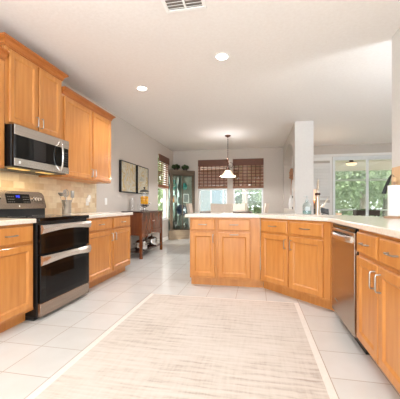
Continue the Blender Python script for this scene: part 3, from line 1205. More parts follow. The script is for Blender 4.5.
def pot(label, x, y, r):
    t = thing('cooking_pot', label, 'pot', (x, y, 0.141), 0)
    MB().lathe([(0, 0), (r * 0.8, 0), (r * 0.98, 0.03), (r, 0.08), (r * 0.96, 0.13), (r * 0.99, 0.15), (r * 0.95, 0.15), (r * 0.9, 0.02), (0, 0.02)], 24).build('pot_body', chrome, t, True)
    MB().lathe([(r * 0.96, 0.15), (r * 0.7, 0.185), (0.02, 0.20), (0.012, 0.215), (0.02, 0.225), (0.015, 0.235), (0, 0.237)], 24).build('lid', chrome, t, True)
    for s in (-1, 1):
        MB().tube([(s * r * 0.98, -0.035, 0.10), (s * (r + 0.03), -0.03, 0.11), (s * (r + 0.03), 0.03, 0.11), (s * r * 0.98, 0.035, 0.10)], 0.006, 8).build('handle', chrome, t, True)


pot('shiny lidded steel pot on the buffet shelf, closer to the kitchen cabinets', -2.26, 5.36, 0.125)
pot('shiny lidded steel pot on the buffet shelf, closer to the window', -2.27, 5.98, 0.125)

# fruit jar on the buffet
JX, JY, JZ = -2.33, 5.715, 0.906
jr = thing('drink_dispenser', 'clear lidded glass jar holding lemons on a steel stand atop the buffet', 'jar', (JX, JY, JZ))
m = MB()
m.lathe([(0.0, 0.0), (0.085, 0.0), (0.088, 0.008), (0.03, 0.022), (0.022, 0.05), (0.03, 0.075), (0.085, 0.10), (0.098, 0.13), (0.092, 0.13), (0.075, 0.108), (0, 0.09)], 28)
m.build('stand', chrome, jr, True)
MB().lathe([(0.0, 0.109), (0.07, 0.109), (0.094, 0.135), (0.098, 0.20), (0.098, 0.40), (0.094, 0.40), (0.094, 0.20), (0.088, 0.14), (0.0, 0.116)], 28).build('jar_body', clear_glass, jr, True)
MB().lathe([(0.1, 0.40), (0.102, 0.412), (0.085, 0.425), (0.05, 0.44), (0.014, 0.45), (0.012, 0.47), (0.022, 0.485), (0.018, 0.50), (0.0, 0.505)], 28).build('lid', pewter, jr, True)
m = MB()
m.tube([(0.098, 0, 0.15), (0.13, 0, 0.15), (0.135, 0, 0.125)], 0.008, 8)
m.box(0.118, -0.006, 0.155, 0.128, 0.006, 0.185, 0.002)
m.build('spigot', chrome, jr, True)
lem0 = None
lay = [(0.178, 5, 0.0), (0.178, 0, 0), (0.232, 5, 0.6), (0.232, 0, 0), (0.286, 5, 0.2)]
zl = [(0.156, 5, 0.052, 0.0), (0.208, 5, 0.055, 0.62), (0.260, 5, 0.055, 0.1)]
for z_, n_, rad_, ph in zl:
    for k in range(n_):
        a = ph + 2 * PI * k / n_
        if lem0 is None:
            lem0 = MB().lathe([(0, -0.039), (0.008, -0.036), (0.022, -0.026), (0.03, -0.01), (0.03, 0.01), (0.022, 0.026), (0.008, 0.036), (0, 0.039)], 14).build('lemon', lemon_m, None, True)
            l_ = lem0
        else:
            l_ = lem0.copy()
            COL.objects.link(l_)
        l_.location = (JX + rad_ * math.cos(a), JY + rad_ * math.sin(a), JZ + z_ + 0.012)
        l_.rotation_euler = (0.4 + random.random() * 0.4, 0.4 * random.random(), random.random() * 6)
        tag(l_, 'yellow lemon inside the glass jar on the buffet', 'lemon', 'lemons in the glass jar')


def glassware(label, x, y, r, h):
    tag(MB().lathe([(0, 0), (r, 0), (r * 0.95, 0.01), (r * 1.1, h * 0.6), (r * 1.05, h), (r, h), (r * 1.04, h * 0.6), (r * 0.9, 0.015), (0, 0.015)], 20).build('glass_vase', clear_glass, None, True, (x, y, 0.906)), label, 'vase')


glassware('taller clear glass vase on the buffet, closer to the kitchen', -2.38, 5.22, 0.05, 0.26)
glassware('shorter clear glass vase on the buffet beside the taller one', -2.30, 5.42, 0.055, 0.15)

# ------------------------------------------------------------------ woven blinds
def blind(label, w, h, loc, rotz, pitch=0.05, gap=0.008, tapes=0.125, angle=0, bands=True):
    t = thing('woven_blind', label, 'blind', loc, rotz)
    MB().box(0, -0.03, h - 0.19, w, -0.012, h, 0.002).build('valance', reed_dark, t)
    m = MB()
    z = 0.05
    while z < h - 0.14:
        b = min(z + pitch - gap, h - 0.02)
        if angle:
            m.obox(Matrix.Translation((w / 2, 0.0, (z + b) / 2)) @ Matrix.Rotation(R(angle), 4, 'X'), w - 0.004, 0.004, b - z)
        else:
            m.box(0.002, -0.004, z, w - 0.002, 0.0, b)
        z += pitch
    m.build('shade', reed, t)
    m = MB()
    x = 0.035
    while x < w:
        m.box(x, -0.0068, 0.02, x + 0.026, -0.0042, h - 0.15)
        x += tapes
    if bands:
        z = 0.13
        while z < h - 0.2:
            m.box(0.004, -0.0062, z, w - 0.004, -0.0042, z + 0.022)
            z += 0.098
    m.build('tapes', reed_dark, t)
    MB().box(0, -0.02, 0.0, w, 0.002, 0.06, 0.003).build('bottom_rail', reed, t)


blind('brown woven wood blind on the window nearer the corner display cabinet', 0.90, 0.87, (-1.775, YB - 0.012, 1.52), 0)
blind('brown woven wood blind on the window behind the hanging lamp', 0.90, 0.87, (-0.71, YB - 0.012, 1.52), 0)
blind('brown woven blind with light between its slats on the side wall past the buffet', 0.90, 0.88, (XL + 0.012, 7.215, 1.50), R(90), 0.06, 0.026, 0.2, 0, False)

# ------------------------------------------------------------------ curio cabinet in the corner
P0, P1 = Vector((-2.50, 8.10)), Vector((-1.87, 8.56))
CA = math.atan2(P1.y - P0.y, P1.x - P0.x)
CWd = (P1 - P0).length
cu = thing('curio_cabinet', 'grey-brown glass-front curio cabinet in the dining corner', 'cabinet', (P0.x, P0.y, 0), CA)


def loc_of(x, y):
    d_ = Vector((x, y)) - P0
    return (d_.x * math.cos(CA) + d_.y * math.sin(CA), -d_.x * math.sin(CA) + d_.y * math.cos(CA))


plan = [(0, 0), (CWd, 0), loc_of(-1.87, 8.63), loc_of(-2.55, 8.63), loc_of(-2.55, 8.10)]
MB().prism(plan, 0.0, 0.26).build('base', driftwood_light, cu)
MB().prism(plan, 1.93, 2.06).build('cornice', driftwood, cu)
m = MB()
m.box(0, 0, 0.26, 0.055, 0.03, 1.93, 0.002)
m.box(CWd - 0.055, 0, 0.26, CWd, 0.03, 1.93, 0.002)
m.build('stile', driftwood, cu)
# back panels along the two walls, mirror-like
m = MB()
for a, b in ((plan[2], plan[3]), (plan[3], plan[4])):
    va, vb = Vector((*a, 0)), Vector((*b, 0))
    dd_ = (vb - va)
    nn = Vector((-dd_.y, dd_.x, 0)).normalized() * 0.008
    q_ = [va, vb, vb + nn, va + nn]
    m.prism([(p.x, p.y) for p in q_], 0.26, 1.93)
m.build('back_panel', mat('curio_back', srgb(186, 194, 184), 0.12, 0.65), cu)
d_ = MB()
for (a, b, c, e_) in ((0.06, 0.265, 0.085, 1.925), (CWd - 0.085, 0.265, CWd - 0.06, 1.925), (0.085, 0.265, CWd - 0.085, 0.29), (0.085, 1.90, CWd - 0.085, 1.925), (CWd * 0.485, 0.29, CWd * 0.515, 1.90)):
    d_.box(a, 0.002, b, c, 0.02, e_, 0.002)
dobj = d_.build('door', driftwood, cu)
MB().box(0.085, 0.009, 0.29, CWd - 0.085, 0.013, 1.90).build('pane', curio_glass, dobj)
inner = [(0.03, 0.035), (CWd - 0.03, 0.035), (plan[2][0] - 0.02, plan[2][1] - 0.03), (plan[3][0], plan[3][1] - 0.05), (plan[4][0] + 0.03, plan[4][1] + 0.02)]
for z in (0.68, 1.08, 1.48):
    MB().prism(inner, z, z + 0.008).build('shelf', curio_glass, cu)


def cw(x, y):
    return (P0.x + x * math.cos(CA) - y * math.sin(CA), P0.y + x * math.sin(CA) + y * math.cos(CA))


def vase(label, x, y, z, r, h, mm, name='vase', cat='vase'):
    p = cw(x, y)
    return tag(MB().lathe([(0, 0), (r * 0.6, 0), (r, h * 0.3), (r * 0.9, h * 0.55), (r * 0.4, h * 0.8), (r * 0.55, h), (r * 0.48, h), (r * 0.3, h * 0.8), (0, h * 0.1)], 20).build(name, mm, None, True, (p[0], p[1], z)), label, cat)


vase('teal glass vase on the top curio shelf, nearer the side wall', 0.18, 0.14, 1.489, 0.075, 0.28, teal_glass)
vase('squat teal glass vase on the top curio shelf, farther from the side wall', 0.50, 0.13, 1.489, 0.09, 0.20, teal_glass)
vase('pale stone vase in the curio, one shelf below the teal glass', 0.20, 0.15, 1.089, 0.07, 0.24, white_plastic)
vase('small amber glass vase in the curio above the round plate', 0.12, 0.10, 1.089, 0.04, 0.18, amber)
vase('dark pewter urn at the bottom of the curio, nearer the side wall', 0.22, 0.16, 0.262, 0.09, 0.30, pewter, 'urn', 'urn')
vase('dark pewter urn at the bottom of the curio, under the chair back', 0.50, 0.12, 0.262, 0.08, 0.26, pewter, 'urn', 'urn')
p = cw(0.40, 0.13)
pl = MB().lathe([(0, 0.0), (0.11, 0.0), (0.17, 0.018), (0.172, 0.022), (0.11, 0.006), (0, 0.006)], 36)
bmesh.ops.rotate(pl.bm, verts=pl.bm.verts, cent=(0, 0, 0), matrix=Matrix.Rotation(R(78), 3, 'X'))
bmesh.ops.translate(pl.bm, verts=pl.bm.verts, vec=(0, 0, 0.174))
tag(pl.build('display_plate', blue_plate, None, True, (p[0], p[1], 0.689), CA), 'dark blue round plate standing upright in the curio cabinet', 'plate')
p = cw(0.56, 0.14)
t = thing('photo_frame', 'white matted photo frame standing inside the curio cabinet', 'picture', (p[0], p[1], 1.089), CA)
m = MB()
for (a, b, c, e_) in ((-0.09, 0, -0.07, 0.27), (0.07, 0, 0.09, 0.27), (-0.07, 0, 0.07, 0.02), (-0.07, 0.25, 0.07, 0.27)):
    m.box(a, 0, b, c, 0.015, e_)
m.build('frame', white_paint, t)
MB().box(-0.07, 0.006, 0.02, 0.07, 0.013, 0.25).build('photo', mat('photo_grey', srgb(130, 134, 130), 0.4), t)


def leafy(n, rx, rz, size, seed, z0=0.0):
    rnd = random.Random(seed)
    m = MB()
    for _ in range(n):
        while True:
            p = Vector((rnd.uniform(-1, 1), rnd.uniform(-1, 1), rnd.uniform(-1, 1)))
            if 0.25 < p.length < 1:
                break
        p = Vector((p.x * rx, p.y * rx, z0 + p.z * rz))
        q = Matrix.Rotation(rnd.uniform(0, 6.28), 3, 'Z') @ Matrix.Rotation(rnd.uniform(-1.2, 1.2), 3, 'X') @ Matrix.Rotation(rnd.uniform(-1, 1), 3, 'Y')
        s = size * rnd.uniform(0.6, 1.3)
        vs = [m.bm.verts.new(p + q @ Vector(c_)) for c_ in ((-s * 0.3, 0, 0), (0, -s * 0.6, s * 0.05), (s * 0.3, 0, 0), (0, s * 0.6, s * 0.05))]
        m.face(vs)
    return m


def small_plant(label, x, y, seed):
    p = cw(x, y)
    t = thing('potted_plant', label, 'plant', (p[0], p[1], 2.061))
    MB().lathe([(0, 0), (0.06, 0), (0.075, 0.07), (0.068, 0.07), (0.06, 0.055), (0, 0.055)], 18).build('pot', soil_pot, t, True)
    leafy(170, 0.12, 0.06, 0.07, seed, 0.105).build('leaves', leaf_m, t)


small_plant('small green potted plant on top of the curio, nearer the side wall', 0.22, 0.12, 3)
small_plant('small green potted plant on top of the curio, nearer the dining window', 0.52, 0.12, 4)

# ------------------------------------------------------------------ dining set
TX, TY = -0.69, 6.95
t = thing('dining_table', 'dark wood dining table under the hanging lamp', 'table', (TX, TY, 0))
MB().box(-0.58, -0.58, 0.83, 0.58, 0.58, 0.872, 0.006).build('tabletop', table_wood, t)
MB().box(-0.50, -0.50, 0.74, 0.50, 0.50, 0.829).build('apron', table_wood, t)
for sx in (-1, 1):
    for sy in (-1, 1):
        MB().box(sx * 0.53 - 0.04, sy * 0.53 - 0.04, 0, sx * 0.53 + 0.04, sy * 0.53 + 0.04, 0.829, 0.004).build('leg', table_wood, t)


def chair_proto():
    t = thing('dining_chair', '', 'chair', (0, 0, 0), 0, 'slipcovered dining chairs')
    # local: sits facing +Y, back at y = 0
    m = MB()
    nx, nz = 8, 10
    grid = []
    for sgn in (0, 1):
        g = []
        for j in range(nz + 1):
            row = []
            z = 0.44 + (1.06 - 0.44) * j / nz
            for i in range(nx + 1):
                x = -0.24 + 0.48 * i / nx
                sag = 0.012 * math.sin(PI * i / nx) if j > 1 else 0
                yy = -0.10 * ((z - 0.44) / 0.62) - 0.01 * math.sin(i * 1.9 + j * 0.8) * 0.5
                row.append(m.bm.verts.new((x * (1 - 0.03 * j / nz), yy + (0.075 if sgn else 0) , z - sag * (j / nz))))
            g.append(row)
        grid.append(g)
    for g, fl in ((grid[0], 1), (grid[1], 0)):
        for j in range(nz):
            for i in range(nx):
                m.face([g[j][i], g[j][i + 1], g[j + 1][i + 1], g[j + 1][i]])
    a, b = grid
    for j in range(nz):
        m.face([a[j][0], b[j][0], b[j + 1][0], a[j + 1][0]])
        m.face([a[j][nx], b[j][nx], b[j + 1][nx], a[j + 1][nx]])
    for i in range(nx):
        m.face([a[nz][i], b[nz][i], b[nz][i + 1], a[nz][i + 1]])
        m.face([a[0][i], b[0][i], b[0][i + 1], a[0][i + 1]])
    m.build('backrest', linen, t, True)
    MB().box(-0.245, 0.0, 0.40, 0.245, 0.50, 0.50, 0.02).build('seat', linen, t, True)
    m = MB()
    n = 60
    ring = []
    for k in range(n):
        u = k / n * 4
        s, f = int(u), u - int(u)
        c_ = [(-0.24, 0.0), (0.24, 0.0), (0.24, 0.49), (-0.24, 0.49)]
        p_, q_ = Vector(c_[s]), Vector(c_[(s + 1) % 4])
        pt = p_.lerp(q_, f)
        w_ = 0.010 * math.sin(k * 1.7)
        ring.append((pt, w_))
    lo = [m.bm.verts.new((p_.x * (1.03 + w_), (p_.y - 0.245) * (1.03 + w_) + 0.245, 0.06)) for p_, w_ in ring]
    hi = [m.bm.verts.new((p_.x, p_.y, 0.42)) for p_, w_ in ring]
    for k in range(n):
        m.face([lo[k], lo[(k + 1) % n], hi[(k + 1) % n], hi[k]])
    m.build('skirt', linen, t, True)
    for sx in (-1, 1):
        for yy in (0.03, 0.46):
            MB().box(sx * 0.21 - 0.02, yy - 0.02, 0, sx * 0.21 + 0.02, yy + 0.02, 0.40).build('leg', table_wood, t)
    return t


ch0 = chair_proto()
spots = [
    (-0.74, 6.16, 0, 'cream slipcovered dining chair with its back to the counter'),
    (-0.555, 7.86, 180, 'cream slipcovered dining chair on the window side of the table'),
    (-1.58, 6.86, -68, 'cream slipcovered dining chair in front of the curio cabinet'),
    (0.17, 6.98, 92, 'cream slipcovered dining chair at the table side nearest the niche wall')]
for i, (x, y, a, lab) in enumerate(spots):
    c_ = ch0 if i == 0 else copy_tree(ch0)
    c_.location = (x, y, 0)
    c_.rotation_euler = (0, 0, R(a))
    c_['label'] = lab

# pendant
pd = thing('pendant_lamp', 'bronze pendant lamp with a pale glass bell shade over the dining table', 'lamp', (-0.69, 6.92, 0))
MB().lathe([(0, CZ - 0.0005), (0.075, CZ - 0.0005), (0.075, CZ - 0.012), (0.05, CZ - 0.03), (0.012, CZ - 0.045), (0, CZ - 0.045)], 24).build('canopy', bronze, pd, True)
m = MB()
m.tube([(0, 0, CZ - 0.04), (0, 0, 2.16)], 0.004, 6)
z = CZ - 0.05
k = 0
while z > 2.14:
    pts = []
    for j in range(13):
        a = 2 * PI * j / 12
        r1, r2 = 0.008 * math.cos(a), 0.017 * math.sin(a)
        pts.append((r1 if k % 2 == 0 else 0, 0 if k % 2 == 0 else r1, z + r2))
    m.tube(pts, 0.0026, 5)
    z -= 0.026
    k += 1
m.build('chain', bronze, pd, True)
m = MB()
m.lathe([(0, 2.15), (0.02, 2.14), (0.03, 2.11), (0.016, 2.08), (0.014, 1.95), (0.03, 1.92), (0.05, 1.885), (0.055, 1.86), (0, 1.86)], 20)
pts = []
for j in range(22):
    a = -1.2 + j * 0.30
    r1 = 0.075 - 0.0022 * j
    pts.append((0.055 + r1 * math.cos(a), 0, 1.99 + r1 * math.sin(a)))
m.tube(pts, 0.006, 6)
m.tube([(0.01, 0, 1.90), (0.05, 0, 1.93), (0.10, 0, 1.92)], 0.006, 6)
m.build('stem_scroll', bronze, pd, True)
MB().lathe([(0.05, 1.865), (0.075, 1.845), (0.10, 1.80), (0.14, 1.755), (0.185, 1.725), (0.195, 1.715), (0.19, 1.712), (0.135, 1.742), (0.094, 1.79), (0.07, 1.835), (0.045, 1.855)], 48, wav=0.02).build('glass_shade', frosted, pd, True)
lamp('pendant_lamp_light', 'POINT', (-0.69, 6.92, 1.735), (0, 0, 0), 40, (0.92, 0.95, 1.0), shadow_soft_size=0.02)
lamp('dining_ceiling_fill', 'POINT', (-0.69, 6.80, 2.20), (0, 0, 0), 6, (0.95, 0.95, 1.0), shadow_soft_size=0.0)  # bare light added above the shade to brighten the dining ceiling
MB().ball((0, 0, 1.79), 0.03).build('bulb', mat('pendant_bulb', (1, 1, 1, 1), 0.5, emit=srgb(255, 225, 180), emit_s=6), pd)

# ------------------------------------------------------------------ niche contents
nx_ = PX0 + 0.09
MB2 = MB()
vz = tag(MB().lathe([(0, 0), (0.05, 0), (0.07, 0.10), (0.055, 0.22), (0.03, 0.30), (0.04, 0.34), (0.034, 0.34), (0.02, 0.29), (0, 0.02)], 20).build('niche_vase', wall_white, None, True, (nx_, 7.40, NZ0 + 0.001)),
         'pale slender vase standing in the arched niche', 'vase')
t = thing('dried_branch', 'dried tan flower branch rising from the vase in the niche', 'flowers', (nx_ - 0.01, 7.40, NZ0 + 0.02))
t.scale = (1.15, 1.15, 1.42)
m = MB()
tips = []
for k in range(5):
    a = -1.1 + k * 0.5
    top = Vector((-0.02 + 0.02 * k, math.sin(a) * 0.30, 0.52 + 0.10 * math.cos(a)))
    m.tube([(0, 0, 0), (0, math.sin(a) * 0.02, 0.33), (top.x * 0.6, top.y * 0.55, 0.50), top], 0.004, 5)
    tips.append(top)
m.build('twigs', dried, t)
for tp in tips:
    m = MB()
    for k in range(9):
        m.ball(tp + Vector((random.uniform(-0.03, 0.03), random.uniform(-0.07, 0.07), random.uniform(-0.06, 0.05))), 0.028, 0.02, 0.022, 8, 6)
    m.build('bloom', dried, t)
t = thing('candle_holder', 'black and white pillar ornament on the niche ledge', 'ornament', (nx_ - 0.03, 6.50, NZ0 + 0.001))
t.scale = (1.1, 1.1, 1.2)
MB().lathe([(0, 0), (0.05, 0), (0.055, 0.04), (0.03, 0.055), (0, 0.055)], 18).build('base', black_satin, t, True)
MB().lathe([(0, 0.0555), (0.042, 0.0555), (0.042, 0.20), (0, 0.20)], 18).build('candle', white_plastic, t, True)
MB().lathe([(0, 0.2005), (0.048, 0.2005), (0.052, 0.24), (0.02, 0.26), (0, 0.262)], 18).build('cap', black_satin, t, True)
t = thing('photo_frame', 'thin pale frame leaning at the back of the arched niche', 'picture', (nx_ + 0.07, 6.80, NZ0 + 0.001), R(-90))
MB().box(-0.12, -0.012, 0, 0.12, 0.012, 0.30, 0.004).build('frame', wall_paint, t)
MB().box(-0.095, -0.014, 0.025, 0.095, -0.0122, 0.275).build('photo', white_plastic, t)

# ------------------------------------------------------------------ counter objects
p = (0.60, 3.70)
t = thing('soap_bottle', 'blue-tinted glass soap bottle by the sink', 'bottle', (p[0], p[1], 0.9145))
t.scale = (1.12, 1.12, 1.08)
MB().lathe([(0, 0), (0.040, 0), (0.046, 0.006), (0.047, 0.10), (0.040, 0.125), (0.018, 0.142), (0.017, 0.158), (0.015, 0.158), (0.015, 0.14), (0.036, 0.122), (0.043, 0.10), (0.042, 0.008), (0, 0.006)], 24).build('bottle_body', bottle_glass, t, True)
MB().lathe([(0, 0.007), (0.041, 0.007), (0.042, 0.045), (0, 0.045)], 24).build('soap', mat('soap_liquid', srgb(160, 186, 186), 0.2), t, True)
MB().box(-0.025, -0.0478, 0.045, 0.025, -0.0465, 0.09).build('label_sticker', mat('soap_label', srgb(205, 214, 214), 0.5), t)
m = MB()
m.lathe([(0, 0.1585), (0.02, 0.1585), (0.02, 0.172), (0.008, 0.176), (0.006, 0.20), (0.013, 0.203), (0.013, 0.214), (0, 0.215)], 16)
m.tube([(0, 0, 0.208), (-0.03, -0.02, 0.209), (-0.036, -0.024, 0.203)], 0.005, 8)
m.build('pump', mat('pump_white', srgb(205, 208, 204), 0.4), t, True)

fx, fy = 0.715, 3.66
t = thing('kitchen_faucet', 'tall brushed nickel pull-down faucet with a side lever', 'faucet', (fx, fy, 0.9145), R(-11))
brushed = mat('faucet_nickel', srgb(205, 190, 172), 0.3, 1.0)
MB().lathe([(0, 0), (0.036, 0), (0.036, 0.006), (0.030, 0.012), (0.028, 0.10), (0.026, 0.20), (0.024, 0.235), (0.012, 0.25), (0, 0.25)], 20).build('faucet_body', brushed, t, True)
m = MB()
m.tube([(-0.008, 0, 0.24), (-0.006, 0.005, 0.30), (0, -0.005, 0.37), (0.006, -0.03, 0.405), (0.010, -0.075, 0.415), (0.010, -0.12, 0.40), (0.008, -0.145, 0.36), (0.006, -0.15, 0.345)], 0.0085, 12)
m.build('spout', brushed, t, True)
MB().lathe([(0.024, 0.232), (0.031, 0.236), (0.031, 0.256), (0.024, 0.262), (0.012, 0.262)], 18).build('collar', bronze, t, True)
MB().tube([(0.006, -0.15, 0.345), (0.006, -0.151, 0.335), (0.005, -0.152, 0.29), (0.005, -0.152, 0.285)], [0.010, 0.013, 0.013, 0.010], 14).build('spray_head', brushed, t, True)
MB().tube([(0.02, 0, 0.09), (0.055, 0, 0.105), (0.075, 0, 0.13), (0.115, 0, 0.20)], [0.016, 0.015, 0.008, 0.006], 10).build('lever', brushed, t, True)

t = thing('recipe_stand', 'small black leaning frame on the counter just behind the faucet', 'frame', (0.805, 3.70, 0.9145), R(20))
m = MB()
m.obox(Matrix.Translation((0, 0, 0.045)) @ Matrix.Rotation(R(-35), 4, 'X') @ Matrix.Rotation(R(16), 4, 'Y'), 0.095, 0.012, 0.075, 0.002)
m.build('frame', black_satin, t)
MB().tube([(0, 0.0, 0.04), (0, 0.05, 0.002)], 0.004, 6).build('easel_leg', black_satin, t)
bpy.context.view_layer.update()

t = thing('tumbler', 'small clear votive glass alone on the counter in front of the sliding door', 'glass', (0.86, 3.31, 0.9145))
MB().lathe([(0, 0), (0.028, 0), (0.034, 0.004), (0.037, 0.065), (0.034, 0.065), (0.030, 0.012), (0, 0.01)], 20).build('glass_cup', clear_glass, t, True)
MB().lathe([(0, 0.011), (0.029, 0.011), (0.031, 0.032), (0, 0.032)], 20).build('candle_wax', mat('wax', srgb(226, 190, 160), 0.5), t, True)

px_, py_ = 1.225, 2.90
t = thing('paper_towel_holder', 'round wooden paper towel holder on the counter by the white wall', 'holder', (px_, py_, 0.9145))
MB().lathe([(0, 0), (0.082, 0), (0.085, 0.006), (0.083, 0.016), (0.02, 0.02), (0, 0.02)], 32).build('base', wood_ring, t, True)
MB().tube([(0, 0, 0.019), (0, 0, 0.33)], 0.008, 10).build('post', wood_ring, t, True)
MB().lathe([(0, 0.33), (0.012, 0.33), (0.019, 0.345), (0.016, 0.365), (0, 0.374)], 16).build('finial', light_wood, t, True)
tag(MB().lathe([(0.019, 0.0), (0.052, 0.0), (0.053, 0.003), (0.053, 0.272), (0.052, 0.275), (0.019, 0.275)], 36).build('paper_towel_roll', paper, None, True, (px_, py_, 0.9355)),
    'white roll of paper towels on the wooden holder', 'paper towel')

t = thing('cutting_board', 'light wood cutting board leaning on the white wall behind the paper towels', 'board', (XR - 0.002, 3.01, 0.9145), R(-90))
m = MB()
m.obox(Matrix.Translation((0, -0.020, 0.242)) @ Matrix.Rotation(R(-2), 4, 'X'), 0.22, 0.018, 0.48, 0.006)
m.build('board', light_wood, t)
t = thing('kitchen_tongs', 'black slanting tongs hanging off the wood board beside the paper towels', 'tongs', (1.248, 3.06, 1.292))
m = MB()
for s in (-1, 1):
    m.tube([(0.015, 0, 0.03), (-0.005, s * 0.008, -0.02), (-0.03, s * 0.014, -0.09), (-0.05, s * 0.02, -0.15)], [0.008, 0.011, 0.012, 0.013], 8)
m.build('tong_arms', black_satin, t, True)
MB().tube([(0.018, 0, 0.036), (0.03, 0, 0.03), (0.045, 0, 0.01)], 0.004, 6).build('hook', chrome, t, True)

# ------------------------------------------------------------------ living room: shutter, lamp
t = thing('louvred_shutter', 'white louvred shutter panel beside the sliding door', 'shutter', (1.42, YB - 0.045, 0.02))
sw, sh = 0.64, 2.35
m = MB()
m.box(0, 0, 0, 0.05, 0.03, sh, 0.002)
m.box(sw - 0.05, 0, 0, sw, 0.03, sh, 0.002)
m.box(0.05, 0, 0, sw - 0.05, 0.03, 0.10, 0.002)
m.box(0.05, 0, sh - 0.10, sw - 0.05, 0.03, sh, 0.002)
m.box(0.05, 0, sh * 0.5 - 0.04, sw - 0.05, 0.03, sh * 0.5 + 0.04, 0.002)
m.build('shutter_frame', white_paint, t)
m = MB()
z = 0.16
while z < sh - 0.13:
    if abs(z - sh * 0.5) > 0.07:
        m.obox(Matrix.Translation((sw / 2, 0.012, z)) @ Matrix.Rotation(R(72), 4, 'X'), sw - 0.102, 0.088, 0.009)
    z += 0.086
m.build('louvres', white_paint, t)

t = thing('console_table', 'black console table beside the niche wall in the living room', 'table', (1.36, 7.45, 0))
MB().box(-0.22, -0.35, 0.90, 0.09, 0.30, 0.94, 0.004).build('tabletop', black_satin, t)
for sx in (-0.18, 0.05):
    for sy in (-0.31, 0.26):
        MB().box(sx - 0.025, sy - 0.025, 0, sx + 0.025, sy + 0.025, 0.90, 0.003).build('leg', black_satin, t)
t = thing('table_lamp', 'lit table lamp with a pinkish shade on the black console', 'lamp', (1.345, 7.40, 0.941))
MB().lathe([(0, 0), (0.07, 0), (0.075, 0.02), (0.04, 0.04), (0.06, 0.10), (0.055, 0.15), (0.02, 0.19), (0.012, 0.28), (0, 0.28)], 20).build('lamp_base', noisy('lamp_base_wood', srgb(150, 96, 52), srgb(96, 58, 34), (1, 1, 1), 14, 0.4), t, True)
MB().lathe([(0.095, 0.22), (0.075, 0.46), (0.072, 0.46), (0.092, 0.22)], 28).build('lamp_shade', lamp_shade_m, t, True)
lamp('table_lamp_light', 'POINT', (1.345, 7.40, 0.941 + 0.34), (0, 0, 0), 10, (1, 0.78, 0.55), shadow_soft_size=0.04)

# ------------------------------------------------------------------ outside: porch, garden
struct(MB().box(-30, YB + 0.15, -0.25, 40, 60, -0.12).build('ground_lawn', lawn_m))
struct(MB().box(-30, -20, -0.25, XL - 0.16, YB + 0.15, -0.12).build('ground_side', lawn_m))
struct(MB().box(0.6, YB + 0.155, -0.12, 9.0, YB + 3.2, -0.03).build('floor_porch', concrete))
m = MB()
m.box(0.6, YB + 0.155, 2.62, 9.0, YB + 3.2, 2.70)
m.box(0.6, YB + 3.0, 2.30, 9.0, YB + 3.2, 2.62)
struct(m.build('ceiling_porch', lanai_paint))
m = MB()
for x in (0.7, 4.9, 8.9):
    m.box(x - 0.04, YB + 3.06, -0.03, x + 0.04, YB + 3.14, 2.30)
m.box(0.6, YB + 3.06, 1.92, 9.0, YB + 3.14, 1.98)
m.box(0.6, YB + 3.06, 0.80, 9.0, YB + 3.14, 0.86)
struct(m.build('trim_2', mat('screen_frame', srgb(190, 190, 184), 0.5)))
struct(MB().box(0.6, YB + 3.099, 1.98, 9.0, YB + 3.101, 2.30).build('trim_3', screen_m))
struct(MB().box(0.6, YB + 3.099, 0.0, 9.0, YB + 3.101, 1.92).build('trim_4', screen_mesh(0.14)))
t = thing('porch_light', 'warm round ceiling light on the porch beyond the sliding door', 'light', (3.05, YB + 1.6, 2.62))
MB().lathe([(0, 0), (0.06, 0), (0.06, -0.18), (0.16, -0.20), (0.17, -0.22), (0, -0.22)], 20).build('fixture', bronze, t, True)
MB().lathe([(0.165, -0.221), (0.15, -0.27), (0.09, -0.30), (0, -0.31)], 20).build('glass_bowl', mat('porch_bowl', srgb(250, 220, 180), 0.4, emit=srgb(255, 220, 170), emit_s=0.6), t, True)
t = thing('planter_trough', 'dark raised planter trough on the porch seen through the sliding door', 'planter', (3.60, YB + 1.9, -0.03))
brd = mat('planter_dark', srgb(70, 52, 46), 0.6)
m = MB()
for (a, b, c, d) in ((-0.36, -0.17, 0.36, -0.14), (-0.36, 0.14, 0.36, 0.17), (-0.36, -0.14, -0.33, 0.14), (0.33, -0.14, 0.36, 0.14)):
    m.box(a, b, 0.70, c, d, 0.87, 0.003)
m.box(-0.33, -0.14, 0.70, 0.33, 0.14, 0.82)
m.build('trough', brd, t)
for sx in (-0.32, 0.32):
    for sy in (-0.13, 0.13):
        MB().box(sx - 0.02, sy - 0.02, 0, sx + 0.02, sy + 0.02, 0.70).build('leg', brd, t)
leafy(110, 0.30, 0.035, 0.06, 12, 0.875).build('leaves', leaf_m, t)


def crown_mesh(seed, n, rx, rz, size):
    rnd = random.Random(seed)
    m = MB()
    cl = [(Vector((rnd.uniform(-1, 1) * rx * 0.6, rnd.uniform(-1, 1) * rx * 0.6, rnd.uniform(-0.7, 0.8) * rz * 0.7)), rnd.uniform(0.35, 0.6)) for _ in range(12)]
    for _ in range(n):
        c_, rs = rnd.choice(cl)
        d = Vector((rnd.gauss(0, 1), rnd.gauss(0, 1), rnd.gauss(0, 1)))
        d.normalize()
        p = c_ + d * (rx * rs * rnd.uniform(0.5, 1.0))
        q = Matrix.Rotation(rnd.uniform(0, 6.28), 3, 'Z') @ Matrix.Rotation(rnd.uniform(-1.4, 1.4), 3, 'X')
        s = size * rnd.uniform(0.6, 1.4)
        vs = [m.bm.verts.new(p + q @ Vector(k)) for k in ((-s * 0.4, 0, 0), (0, -s * 0.6, s * 0.1), (s * 0.4, 0, 0), (0, s * 0.6, s * 0.1))]
        m.face(vs)
    return m


crown_protos = []
for k in range(3):
    o = crown_mesh(20 + k, 7000, 2.0, 2.2, 0.17).build('foliage', crown_a if k != 1 else crown_b)
    crown_protos.append(o.data)
    bpy.data.objects.remove(o)


